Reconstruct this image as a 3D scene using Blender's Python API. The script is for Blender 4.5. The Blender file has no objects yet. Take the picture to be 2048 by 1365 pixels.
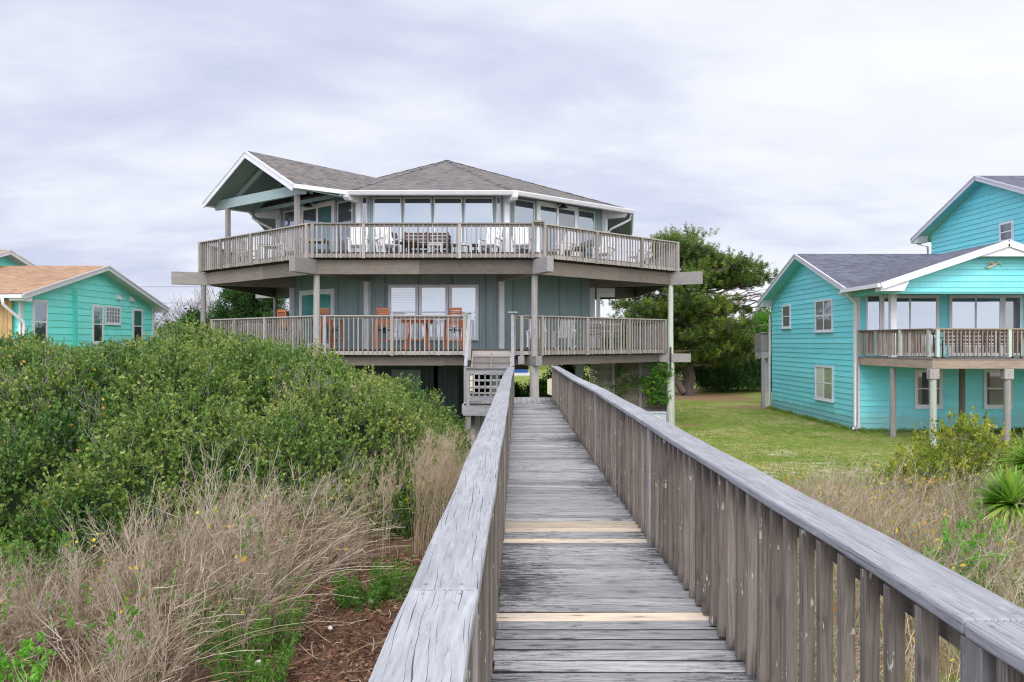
import bpy, math, random
import numpy as np
from mathutils import Vector, Matrix
random.seed(7)
RNG = np.random.default_rng(11)
scene = bpy.context.scene
COL = scene.collection
FPX, CXP, HZP, EYE = 1600.0, 1024.0, 684.0, 3.2      # surveyed lens of the photograph

def zat(py, Y): return EYE + (HZP - py) * Y / FPX
def xat(px, Y): return (px - CXP) * Y / FPX

# ------------------------------------------------------------------ materials
def new_mat(name):
    m = bpy.data.materials.new(name); m.use_nodes = True
    nt = m.node_tree; nt.nodes.clear()
    out = nt.nodes.new('ShaderNodeOutputMaterial')
    b = nt.nodes.new('ShaderNodeBsdfPrincipled')
    nt.links.new(b.outputs[0], out.inputs[0])
    return m, nt, b, out

class G:
    """tiny node-graph helper"""
    def __init__(s, nt): s.nt = nt
    def n(s, t, **kw):
        nd = s.nt.nodes.new(t)
        for k, v in kw.items(): setattr(nd, k, v)
        return nd
    def l(s, a, b): s.nt.links.new(a, b)
    def attr(s, name): return s.n('ShaderNodeAttribute', attribute_name=name)
    def uv(s): return s.n('ShaderNodeUVMap').outputs[0]
    def obj(s): return s.n('ShaderNodeTexCoord').outputs['Object']
    def pos(s): return s.n('ShaderNodeNewGeometry').outputs['Position']
    def mp(s, vec, scale=(1, 1, 1), loc=(0, 0, 0)):
        m = s.n('ShaderNodeMapping'); s.l(vec, m.inputs[0])
        m.inputs['Scale'].default_value = scale; m.inputs['Location'].default_value = loc
        return m.outputs[0]
    def noise(s, vec, scale=5, detail=3, rough=.55, dist=0.0):
        t = s.n('ShaderNodeTexNoise'); s.l(vec, t.inputs['Vector'])
        t.inputs['Scale'].default_value = scale; t.inputs['Detail'].default_value = detail
        t.inputs['Roughness'].default_value = rough; t.inputs['Distortion'].default_value = dist
        return t.outputs[0]
    def ramp(s, f, stops, interp='LINEAR'):
        r = s.n('ShaderNodeValToRGB'); s.l(f, r.inputs[0]); cr = r.color_ramp; cr.interpolation = interp
        while len(cr.elements) < len(stops): cr.elements.new(.5)
        for e, (p, c) in zip(cr.elements, stops):
            e.position = p; e.color = (c, c, c, 1) if isinstance(c, (int, float)) else (*c, 1)
        return r.outputs[0]
    def mix(s, f, a, b, mode='MIX'):
        m = s.n('ShaderNodeMix', data_type='RGBA', blend_type=mode)
        for k, v in ((0, f), (6, a), (7, b)):
            inp = m.inputs[k]
            if hasattr(v, 'links'): s.l(v, inp)
            elif isinstance(v, (int, float)): inp.default_value = v if k == 0 else (v, v, v, 1)
            else: inp.default_value = (*v, 1)
        return m.outputs[2]
    def math(s, op, a, b=0.0, clamp=False):
        m = s.n('ShaderNodeMath', operation=op, use_clamp=clamp)
        for i, v in enumerate((a, b)):
            if hasattr(v, 'links'): s.l(v, m.inputs[i])
            else: m.inputs[i].default_value = v
        return m.outputs[0]
    def sep(s, v):
        n = s.n('ShaderNodeSeparateXYZ'); s.l(v, n.inputs[0]); return n.outputs
    def comb(s, x, y, z=0.0):
        n = s.n('ShaderNodeCombineXYZ')
        for i, v in enumerate((x, y, z)):
            if hasattr(v, 'links'): s.l(v, n.inputs[i])
            else: n.inputs[i].default_value = v
        return n.outputs[0]
    def bump(s, h, strength=.3, dist=.01):
        b = s.n('ShaderNodeBump'); s.l(h, b.inputs['Height'])
        b.inputs['Strength'].default_value = strength; b.inputs['Distance'].default_value = dist
        return b.outputs[0]

def wood_mat(name, light, dark, crack=.5, lines=62, knots=0.0, stain=0.0, stain_col=(.02, .02, .02), bumpk=.5, warm=None, rough=.85, fine=1.0, lichen=0.0, side_shade=0.0):
    """weathered timber: grain along U (metres), growth lines and checks across V"""
    m, nt, b, out = new_mat(name); g = G(nt)
    uv = g.uv(); rnd = g.attr('rnd').outputs['Fac']
    warp = g.noise(g.mp(uv, (1.3, 5, 1)), 1.0, 3, .5)
    su = g.sep(uv)
    v2 = g.math('ADD', su[1], g.math('MULTIPLY', g.math('SUBTRACT', warp, .5), .05))
    uv2 = g.comb(su[0], v2, g.math('MULTIPLY', rnd, 37.0))
    grain = g.noise(g.mp(uv2, (4.2, 95 * fine, 1)), 1.0, 6, .66)
    broad = g.noise(g.mp(uv2, (2.2, 9, 1)), 1.0, 3, .6)
    col = g.mix(g.ramp(grain, [(.28, 0.0), (.72, 1.0)]), dark, light)
    if warm: col = g.mix(g.math('MULTIPLY', g.ramp(broad, [(.45, 0.0), (.75, 1.0)]), .75), col, warm)
    var = g.ramp(rnd, [(0, .64), (1, 1.22)])
    col = g.mix(1.0, col, var, 'MULTIPLY')
    col = g.mix(.6, col, g.ramp(broad, [(.3, .78), (.7, 1.15)]), 'MULTIPLY')
    if knots > 0:
        vo = g.n('ShaderNodeTexVoronoi'); vo.voronoi_dimensions = '2D'; g.l(g.mp(g.comb(g.math('ADD', su[0], g.math('MULTIPLY', rnd, 13.0)), su[1]), (2.3, 8.5, 1)), vo.inputs['Vector']); vo.inputs['Scale'].default_value = 1.0
        kd = g.math('ADD', vo.outputs['Distance'], g.math('MULTIPLY', g.math('SUBTRACT', grain, .5), .05))
        col = g.mix(g.math('MULTIPLY', g.ramp(kd, [(.05, 1.0), (.10, 0.0)]), knots), col, tuple(x * .35 for x in dark))
        col = g.mix(g.math('MULTIPLY', g.ramp(kd, [(.10, .5), (.26, 0.0)]), knots), col, tuple(x * .8 for x in dark))
    # drying checks: thin lines that follow the grain, each coming and going along its length
    wv = g.noise(g.mp(uv, (1.6, 4, 1), (9, 4, 0)), 1.0, 3, .5)
    vv = g.math('MULTIPLY', g.math('ADD', g.math('ADD', su[1], g.math('MULTIPLY', su[0], .035)), g.math('MULTIPLY', wv, .055)), lines * fine)
    idn = g.math('FLOOR', vv); fr = g.math('ABSOLUTE', g.math('SUBTRACT', g.math('FRACT', vv), .5))
    vis = g.noise(g.comb(g.math('MULTIPLY', su[0], 2.6), g.math('MULTIPLY', idn, 7.31), g.math('MULTIPLY', rnd, 37.0)), 1.0, 2, .5)
    wid = g.math('MULTIPLY', g.ramp(vis, [(.50, 0.0), (.74, 1.0)]), .115)
    cm = g.math('GREATER_THAN', g.math('SUBTRACT', wid, fr), 0.0)
    fl = g.ramp(g.noise(g.mp(uv2, (12, 150 * fine, 1), (2, 8, 0)), 1.0, 3, .65), [(.60, 0.0), (.68, 1.0)])
    col = g.mix(g.math('MULTIPLY', fl, crack * .45), col, tuple(x * .35 for x in dark))
    col = g.mix(g.math('MULTIPLY', cm, min(1, crack * 1.15)), col, (.022, .02, .02))
    if stain > 0:
        st = g.noise(g.mp(uv2, (9.0, 46, 1), (7, 3, 0)), 1.0, 8, .84)
        pz = g.noise(g.mp(g.pos(), (.9, .6, .9)), 1.0, 2, .5)
        ed = g.ramp(g.math('ABSOLUTE', g.math('SUBTRACT', g.sep(g.pos())[0], .44)), [(.30, 0.0), (.66, 1.0)])
        sm = g.math('ADD', g.math('ADD', st, g.math('MULTIPLY', g.math('SUBTRACT', pz, .5), .5)), g.math('MULTIPLY', ed, .085))
        sm = g.ramp(sm, [(.585, 0.0), (.625, 1.0)])
        col = g.mix(g.math('MULTIPLY', sm, stain), col, stain_col)
    if side_shade > 0:                                   # shade painted into a board's side faces so the gaps read dark
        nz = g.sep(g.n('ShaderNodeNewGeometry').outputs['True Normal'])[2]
        col = g.mix(g.math('MULTIPLY', g.ramp(g.math('ABSOLUTE', nz), [(.55, 1.0), (.85, 0.0)]), side_shade), col, (.025, .022, .02))
    if lichen > 0:
        li = g.noise(g.mp(uv2, (9, 26, 1), (1, 9, 0)), 1.0, 3, .6)
        lm = g.ramp(li, [(.66, 0.0), (.69, 1.0)])
        col = g.mix(g.math('MULTIPLY', lm, lichen), col, (.5, .5, .42))
    g.l(col, b.inputs['Base Color']); b.inputs['Roughness'].default_value = rough
    b.inputs['Specular IOR Level'].default_value = .25
    h = g.math('SUBTRACT', grain, g.math('MULTIPLY', cm, 1.2))
    g.l(g.bump(h, bumpk, .006), b.inputs['Normal'])
    return m

def paint_mat(name, col, rough=.55, dirt=.25, dirt_col=None, scale=3.0, bumpk=.05):
    m, nt, b, out = new_mat(name); g = G(nt)
    o = g.pos()
    n1 = g.noise(o, scale, 4, .6); n2 = g.noise(g.mp(o, (4, 4, .6)), 4, 4, .65)
    c = g.mix(g.ramp(n1, [(.3, 0.0), (.75, 1.0)]), tuple(x * (1 - dirt * .5) for x in col), tuple(min(1, x * 1.04) for x in col))
    dc = dirt_col or tuple(x * .55 for x in col)
    c = g.mix(g.math('MULTIPLY', g.ramp(n2, [(.55, 0.0), (.75, 1.0)]), dirt), c, dc)
    var = g.ramp(g.attr('rnd').outputs['Fac'], [(0, .93), (1, 1.05)])
    c = g.mix(1.0, c, var, 'MULTIPLY')
    g.l(c, b.inputs['Base Color']); b.inputs['Roughness'].default_value = rough
    g.l(g.bump(g.noise(o, 60, 2), bumpk, .004), b.inputs['Normal'])
    return m

def plain_mat(name, col, rough=.6, metal=0.0):
    m, nt, b, out = new_mat(name); g = G(nt)
    n1 = g.noise(g.obj(), 14, 3)
    g.l(g.mix(g.ramp(n1, [(.3, 0.0), (.7, 1.0)]), tuple(x * .82 for x in col), tuple(min(1, x * 1.08) for x in col)), b.inputs['Base Color'])
    b.inputs['Roughness'].default_value = rough; b.inputs['Metallic'].default_value = metal
    return m

def siding_mat(name, col, col2):
    """painted lap boards: colour wanders a little from board to board and along it"""
    m, nt, b, out = new_mat(name); g = G(nt)
    uv = g.uv(); rnd = g.attr('rnd').outputs['Fac']
    n1 = g.noise(g.mp(uv, (.7, 3, 1)), 1, 4, .6)
    n2 = g.noise(g.mp(uv, (1.0, 26, 1)), 1, 3, .6)
    c = g.mix(g.ramp(n1, [(.3, 0.0), (.7, 1.0)]), col, col2)
    c = g.mix(1.0, c, g.ramp(rnd, [(0, .9), (1, 1.06)]), 'MULTIPLY')
    c = g.mix(.3, c, g.ramp(n2, [(.3, .8), (.7, 1.12)]), 'MULTIPLY')
    fade = g.noise(g.pos(), .55, 4, .6); c = g.mix(g.math('MULTIPLY', g.ramp(fade, [(.42, 0.0), (.7, 1.0)]), .35), c, tuple(.6 * q + .18 for q in col2))
    run = g.noise(g.mp(g.pos(), (5, 5, .35)), 1.0, 4, .65); c = g.mix(g.math('MULTIPLY', g.ramp(run, [(.56, 0.0), (.72, 1.0)]), .28), c, tuple(.5 * q + .02 for q in col))
    low = g.math('ADD', g.sep(g.pos())[2], g.math('MULTIPLY', g.noise(g.mp(g.pos(), (1.5, 1.5, 1)), 1.0, 3), -.7))
    c = g.mix(g.math('MULTIPLY', g.ramp(low, [(-.0, 1.0), (.28, 0.0)]), .45), c, (.20, .26, .20))
    fj = g.math('ABSOLUTE', g.math('SUBTRACT', g.math('FRACT', g.math('DIVIDE', g.sep(uv)[0], 3.66)), .5))
    c = g.mix(g.math('MULTIPLY', g.math('LESS_THAN', fj, .0008), .35), c, tuple(.35 * q for q in col))
    g.l(c, b.inputs['Base Color']); b.inputs['Roughness'].default_value = .5
    g.l(g.bump(n2, .15, .004), b.inputs['Normal'])
    return m

def groove_mat(name, col, col2):
    """grooved plywood siding, vertical grooves 0.1 / 0.2 m"""
    m, nt, b, out = new_mat(name); g = G(nt)
    uv = g.uv(); su = g.sep(uv)
    def saw(period, width):
        fr = g.math('FRACT', g.math('DIVIDE', su[0], period))
        d = g.math('ABSOLUTE', g.math('SUBTRACT', fr, .5))
        return g.ramp(d, [(width, 1.0), (width + .04, 0.0)])
    gr = g.math('MAXIMUM', saw(.105, .06), saw(1.22, .012))
    n1 = g.noise(g.mp(uv, (3, .8, 1)), 1, 4, .6)
    n2 = g.noise(g.mp(uv, (55, 2.5, 1)), 1, 3, .6)
    c = g.mix(g.ramp(n1, [(.3, 0.0), (.7, 1.0)]), col, col2)
    c = g.mix(.5, c, g.ramp(n2, [(.3, .82), (.7, 1.12)]), 'MULTIPLY')
    c = g.mix(g.math('MULTIPLY', gr, .55), c, tuple(x * .3 for x in col))
    g.l(c, b.inputs['Base Color']); b.inputs['Roughness'].default_value = .6
    g.l(g.bump(g.math('SUBTRACT', g.math('MULTIPLY', n2, .2), gr), .5, .01), b.inputs['Normal'])
    return m

def shingle_mat(name, cols, course=.145, tab=.16):
    m, nt, b, out = new_mat(name); g = G(nt)
    uv = g.uv()
    br = g.n('ShaderNodeTexBrick'); g.l(uv, br.inputs['Vector'])
    br.offset = .37; br.squash = 1.0
    br.inputs['Color1'].default_value = (0, 0, 0, 1); br.inputs['Color2'].default_value = (1, 1, 1, 1)
    br.inputs['Mortar'].default_value = (.5, .5, .5, 1)
    br.inputs['Scale'].default_value = 1.0; br.inputs['Mortar Size'].default_value = .012
    br.inputs['Brick Width'].default_value = tab * 1.7; br.inputs['Row Height'].default_value = course
    f = g.math('ADD', g.math('MULTIPLY', g.sep(br.outputs[0])[0], .62), g.math('MULTIPLY', g.noise(g.mp(uv, (2.5, 6, 1)), 1, 3), .38))
    n = len(cols)
    c = g.ramp(f, [(.1 + .8 * i / (n - 1), cc) for i, cc in enumerate(cols)])
    c = g.mix(.5, c, g.ramp(g.noise(g.mp(uv, (.5, .5, 1)), 1, 4), [(.3, .8), (.7, 1.15)]), 'MULTIPLY')
    c = g.mix(.7, c, g.ramp(g.noise(uv, 70, 2), [(.3, .7), (.7, 1.25)]), 'MULTIPLY')
    fr = g.math('FRACT', g.math('DIVIDE', g.sep(uv)[1], course))
    edge = g.ramp(fr, [(.0, .35), (.14, 1.0)])
    c = g.mix(.8, c, edge, 'MULTIPLY')
    g.l(c, b.inputs['Base Color']); b.inputs['Roughness'].default_value = .9
    b.inputs['Specular IOR Level'].default_value = .2
    g.l(g.bump(g.math('ADD', g.math('SUBTRACT', 1.0, fr), g.math('MULTIPLY', g.sep(br.outputs[0])[0], .4)), .6, .015), b.inputs['Normal'])
    return m

def glass_mat(name, refl=.6, tint=(.88, .93, 1.0), base=(.015, .02, .025), rough=.015, lines=0.0):
    """coated window glass: strong mirror reflection over a dim room (or a drawn blind)"""
    m, nt, b, out = new_mat(name); g = G(nt)
    c = base
    if lines > 0:
        fr = g.math('FRACT', g.math('DIVIDE', g.sep(g.uv())[1], lines))
        c = g.mix(g.ramp(fr, [(.05, 0.0), (.35, 1.0)]), tuple(x * .55 for x in base), base)
        g.l(c, b.inputs['Base Color'])
    else: b.inputs['Base Color'].default_value = (*base, 1)
    b.inputs['Roughness'].default_value = .4
    gl = g.n('ShaderNodeBsdfGlossy'); gl.inputs['Color'].default_value = (*tint, 1); gl.inputs['Roughness'].default_value = rough
    wob = g.bump(g.noise(g.pos(), 1.3, 1), .02, .05); g.l(wob, gl.inputs['Normal'])
    fz = g.n('ShaderNodeFresnel'); fz.inputs[0].default_value = 1.5
    f = g.math('ADD', g.math('MULTIPLY', fz.outputs[0], 1 - refl), refl, True)
    mx = g.n('ShaderNodeMixShader'); g.l(f, mx.inputs[0]); g.l(b.outputs[0], mx.inputs[1]); g.l(gl.outputs[0], mx.inputs[2])
    g.l(mx.outputs[0], out.inputs[0])
    return m

def leaf_mat(name, stops, transl=.35, rough=.5, clump=2.0, spec=.3):
    m, nt, b, out = new_mat(name); g = G(nt)
    r = g.attr('rnd').outputs['Fac']
    cl = g.noise(g.pos(), clump, 3, .6)
    f = g.math('ADD', g.math('MULTIPLY', r, .62), g.math('MULTIPLY', g.ramp(cl, [(.32, 0.0), (.68, 1.0)]), .38))
    c = g.ramp(f, stops)
    g.l(c, b.inputs['Base Color']); b.inputs['Roughness'].default_value = rough
    b.inputs['Specular IOR Level'].default_value = spec
    tr = g.n('ShaderNodeBsdfTranslucent'); g.l(g.mix(1.0, c, (1.0, 1.15, .6), 'MULTIPLY'), tr.inputs['Color'])
    mx = g.n('ShaderNodeMixShader'); mx.inputs[0].default_value = transl
    g.l(b.outputs[0], mx.inputs[1]); g.l(tr.outputs[0], mx.inputs[2]); g.l(mx.outputs[0], out.inputs[0])
    return m

def stem_mat(name, stops, rough=.8):
    m, nt, b, out = new_mat(name); g = G(nt)
    r = g.attr('rnd').outputs['Fac']
    c = g.ramp(g.math('ADD', g.math('MULTIPLY', r, .8), g.math('MULTIPLY', g.noise(g.pos(), 3, 2), .2)), stops)
    g.l(c, b.inputs['Base Color']); b.inputs['Roughness'].default_value = rough
    b.inputs['Specular IOR Level'].default_value = .2
    return m

M = {}
def mats():
    M['cap'] = wood_mat('weathered_cap', (.37, .37, .38), (.235, .235, .245), crack=.72, lines=125, knots=.12, bumpk=.7, fine=.55, lichen=.25)
    M['board'] = wood_mat('weathered_board', (.49, .475, .465), (.15, .145, .14), crack=.85, knots=.6, stain=.9, stain_col=(.03, .028, .028), bumpk=.7, lichen=.25, side_shade=.9)
    M['new'] = wood_mat('new_pine', (.60, .52, .415), (.44, .35, .25), crack=.12, knots=.8, bumpk=.15, warm=(.62, .47, .32), fine=.4)
    M['baluster'] = wood_mat('weathered_baluster', (.27, .232, .195), (.11, .092, .076), crack=.5, knots=.5, bumpk=.5, warm=(.19, .15, .125), lichen=.75)
    M['post'] = wood_mat('weathered_post', (.39, .37, .355), (.19, .178, .17), crack=.5, bumpk=.4, warm=(.29, .25, .22), lichen=.2)
    M['rail'] = wood_mat('deck_rail_wood', (.43, .40, .375), (.205, .183, .168), crack=.35, bumpk=.3, warm=(.30, .245, .195))
    M['beam'] = wood_mat('deck_beam_wood', (.245, .215, .19), (.105, .088, .076), crack=.55, bumpk=.4, warm=(.18, .125, .085))
    M['greenpost'] = wood_mat('treated_post', (.50, .54, .47), (.33, .37, .31), crack=.4, bumpk=.3, warm=(.42, .40, .34))
    M['bamboo'] = wood_mat('cedar_boards', (.62, .42, .20), (.40, .25, .11), crack=.3, bumpk=.3)
    M['teak'] = wood_mat('stained_teak', (.46, .165, .075), (.30, .095, .042), crack=.15, bumpk=.15, rough=.55)
    M['darkwood'] = wood_mat('dark_stained_wood', (.10, .062, .05), (.05, .032, .028), crack=.2, bumpk=.15, rough=.55)
    M['greywood'] = wood_mat('grey_bench_wood', (.42, .40, .39), (.26, .24, .235), crack=.3, bumpk=.2)
    M['white'] = paint_mat('white_paint', (.68, .68, .70), .5, .18, (.5, .48, .44))
    M['whitewood'] = paint_mat('white_chair_paint', (.60, .60, .62), .45, .12)
    M['fascia'] = paint_mat('white_trim', (.60, .60, .63), .45, .2, (.48, .42, .36))
    M['doorwhite'] = paint_mat('white_door_frame', (.80, .80, .82), .45, .1)
    M['rail_brown'] = wood_mat('brown_deck_wood', (.42, .335, .265), (.22, .165, .125), crack=.35, bumpk=.3, warm=(.34, .24, .165))
    M['vinyl'] = paint_mat('vinyl_frame', (.72, .72, .77), .4, .1)
    M['sage'] = groove_mat('grooved_sage_siding', (.225, .30, .308), (.27, .35, .352))
    M['sagetrim'] = paint_mat('sage_paint', (.26, .34, .34), .55, .2)
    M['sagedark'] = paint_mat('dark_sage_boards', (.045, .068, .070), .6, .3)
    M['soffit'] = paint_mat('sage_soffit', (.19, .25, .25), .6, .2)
    M['teal'] = siding_mat('teal_siding', (.155, .655, .70), (.19, .73, .76))
    M['mint'] = siding_mat('mint_siding', (.16, .755, .705), (.20, .82, .76))
    M['tealsoffit'] = paint_mat('teal_soffit', (.19, .60, .60), .5, .15)
    M['minttrim'] = paint_mat('mint_paint', (.09, .60, .50), .5, .1)
    M['roof_brown'] = shingle_mat('brown_grey_shingle', [(.045, .045, .05), (.105, .095, .088), (.185, .158, .138), (.095, .095, .102), (.155, .14, .13)])
    M['roof_grey'] = shingle_mat('slate_grey_shingle', [(.06, .062, .08), (.105, .108, .135), (.15, .15, .185)])
    M['roof_tan'] = shingle_mat('tan_orange_shingle', [(.25, .14, .085), (.34, .205, .125), (.42, .265, .165)])
    M['glass'] = glass_mat('sky_glass', .25, tint=(.80, .88, 1.0))
    M['glass_dim'] = glass_mat('dim_glass', .14, base=(.02, .025, .03))
    M['glass_teal'] = glass_mat('teal_blind_glass', .12, base=(.03, .16, .15), lines=.05)
    M['blind'] = glass_mat('blind_glass', .14, base=(.80, .86, .90), lines=.06)
    M['shade'] = glass_mat('shade_glass', .14, base=(.72, .83, .88))
    M['curtain'] = glass_mat('curtain_glass', .2, base=(.50, .53, .60))
    M['dimblind'] = glass_mat('dim_blind_glass', .15, base=(.20, .20, .20), lines=.05)
    M['block'] = glass_mat('glass_block', .2, base=(.16, .18, .22), rough=.25)
    M['black'] = plain_mat('black_metal', (.012, .012, .014), .45)
    M['bolt'] = plain_mat('galvanised_bolt', (.35, .35, .36), .4, .8)
    M['concrete'] = paint_mat('concrete', (.28, .27, .26), .9, .4)
    M['greybox'] = paint_mat('grey_box_paint', (.42, .47, .52), .6, .3)
    M['yellow'] = paint_mat('pale_yellow_paint', (.72, .56, .26), .6, .2)
    M['blue'] = paint_mat('blue_paint', (.02, .09, .32), .5, .1)
    M['cream'] = paint_mat('cream_paint', (.70, .62, .42), .6, .2)
    M['flag'] = paint_mat('pink_flag', (.75, .10, .28), .6, .1)
    # vegetation
    M['myrtle'] = leaf_mat('myrtle_leaf', [(.02, (.009, .042, .009)), (.26, (.038, .11, .020)), (.50, (.105, .195, .036)), (.72, (.23, .29, .064)), (.88, (.38, .35, .12)), (1.0, (.48, .37, .16))], .30, .42, 1.1)
    M['leafpop'] = leaf_mat('autumn_vine_leaf', [(0, (.20, .33, .03)), (.35, (.55, .46, .04)), (.6, (.62, .40, .05)), (.85, (.42, .10, .025)), (1, (.30, .06, .02))], .35)
    M['twig'] = stem_mat('grey_twig', [(0, (.13, .105, .095)), (.5, (.30, .25, .225)), (1, (.50, .45, .42))])
    M['brush'] = stem_mat('dry_stem', [(0, (.06, .036, .026)), (.28, (.16, .10, .058)), (.55, (.32, .235, .145)), (.8, (.48, .395, .29)), (1, (.65, .60, .545))])
    M['straw'] = stem_mat('straw_stem', [(0, (.24, .16, .08)), (.5, (.42, .31, .19)), (1, (.60, .51, .38))])
    M['drygrass'] = stem_mat('dry_dune_grass', [(0, (.14, .105, .05)), (.4, (.32, .255, .14)), (.75, (.52, .445, .29)), (1, (.64, .60, .50))])
    M['weed'] = leaf_mat('feathery_weed', [(0, (.04, .13, .015)), (.5, (.10, .25, .03)), (1, (.22, .36, .05))], .4)
    M['bright'] = leaf_mat('bright_leaf', [(0, (.06, .24, .02)), (.5, (.13, .38, .035)), (1, (.30, .50, .06))], .4)
    M['yellowleaf'] = leaf_mat('yellow_green_leaf', [(0, (.06, .12, .018)), (.35, (.16, .23, .028)), (.70, (.33, .35, .04)), (.91, (.52, .38, .045)), (1, (.52, .22, .03))], .35)
    M['needle'] = leaf_mat('pine_needle', [(0, (.015, .05, .012)), (.35, (.06, .13, .022)), (.62, (.21, .29, .035)), (.82, (.42, .43, .05)), (1, (.52, .42, .10))], .25, .55, .55)
    M['cedar'] = leaf_mat('cedar_leaf', [(0, (.010, .038, .009)), (.5, (.038, .095, .017)), (1, (.095, .17, .028))], .25, .6, .8)
    M['hedge'] = leaf_mat('hedge_leaf', [(0, (.015, .045, .012)), (.5, (.04, .10, .025)), (1, (.10, .18, .045))], .25)
    M['flower'] = leaf_mat('cream_blossom', [(0, (.42, .45, .22)), (1, (.72, .70, .48))], .3)
    M['vine'] = leaf_mat('vine_leaf', [(0, (.03, .10, .015)), (.6, (.10, .26, .03)), (1, (.40, .42, .05))], .35)
    M['yucca'] = leaf_mat('yucca_leaf', [(0, (.09, .22, .025)), (.6, (.22, .38, .045)), (.85, (.42, .50, .08)), (1, (.52, .46, .18))], .25, .4)
    M['lawnblade'] = leaf_mat('lawn_blade', [(0, (.085, .165, .022)), (.40, (.165, .25, .035)), (.65, (.29, .30, .09)), (1, (.43, .37, .20))], .35, clump=.55)
    M['litterleaf'] = leaf_mat('fallen_leaf', [(0, (.05, .028, .02)), (.4, (.15, .068, .038)), (.75, (.27, .14, .08)), (1, (.46, .34, .23))], .15, .7)
    M['shell'] = plain_mat('bleached_shell', (.72, .70, .68), .6)
    M['bark'] = stem_mat('pine_bark', [(0, (.07, .052, .045)), (.5, (.16, .125, .105)), (1, (.26, .21, .18))])
    M['moundcore'] = stem_mat('thicket_dark_core', [(0, (.010, .026, .008)), (.5, (.018, .038, .012)), (1, (.03, .042, .018))])
    M['ground'] = ground_mat()

def ground_mat():
    m, nt, b, out = new_mat('coastal_ground'); g = G(nt)
    p = g.pos(); a = g.attr('zone').outputs['Color']; z = g.sep(a)
    n1 = g.noise(p, .45, 5, .65); n2 = g.noise(p, 3.0, 5, .65); n3 = g.noise(p, 22, 4, .7); n4 = g.noise(p, 90, 2, .6)
    grass = g.mix(g.ramp(n2, [(.3, 0.0), (.7, 1.0)]), (.105, .175, .025), (.20, .265, .04))
    mixn = g.math('ADD', g.math('MULTIPLY', n1, .5), g.math('MULTIPLY', n2, .5))
    grass = g.mix(g.ramp(mixn, [(.46, 0.0), (.60, .85)]), grass, (.38, .32, .15))
    grass = g.mix(1.0, grass, g.ramp(n3, [(.25, .62), (.75, 1.3)]), 'MULTIPLY')
    litter = g.mix(g.ramp(n3, [(.35, 0.0), (.65, 1.0)]), (.06, .036, .025), (.19, .10, .06))
    litter = g.mix(g.ramp(n4, [(.56, 0.0), (.70, .7)]), litter, (.36, .28, .21))
    sand = g.mix(g.ramp(n2, [(.3, 0.0), (.7, 1.0)]), (.50, .41, .31), (.66, .58, .47))
    sand = g.mix(1.0, sand, g.ramp(n3, [(.3, .8), (.7, 1.12)]), 'MULTIPLY')
    straw = g.mix(g.ramp(n3, [(.3, 0.0), (.7, 1.0)]), (.16, .10, .055), (.33, .22, .12))
    wob = g.math('MULTIPLY', g.math('SUBTRACT', g.math('ADD', n2, g.math('MULTIPLY', n3, .5)), .75), .9)
    def msk(ch): return g.ramp(g.math('ADD', ch, wob), [(.38, 0.0), (.62, 1.0)])
    c = g.mix(msk(z[0]), grass, litter)
    c = g.mix(msk(z[1]), c, sand)
    c = g.mix(msk(z[2]), c, straw)
    g.l(c, b.inputs['Base Color']); b.inputs['Roughness'].default_value = .95
    b.inputs['Specular IOR Level'].default_value = .1
    g.l(g.bump(g.math('ADD', g.math('MULTIPLY', n3, .7), g.math('MULTIPLY', n4, .3)), .8, .05), b.inputs['Normal'])
    return m

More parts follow.
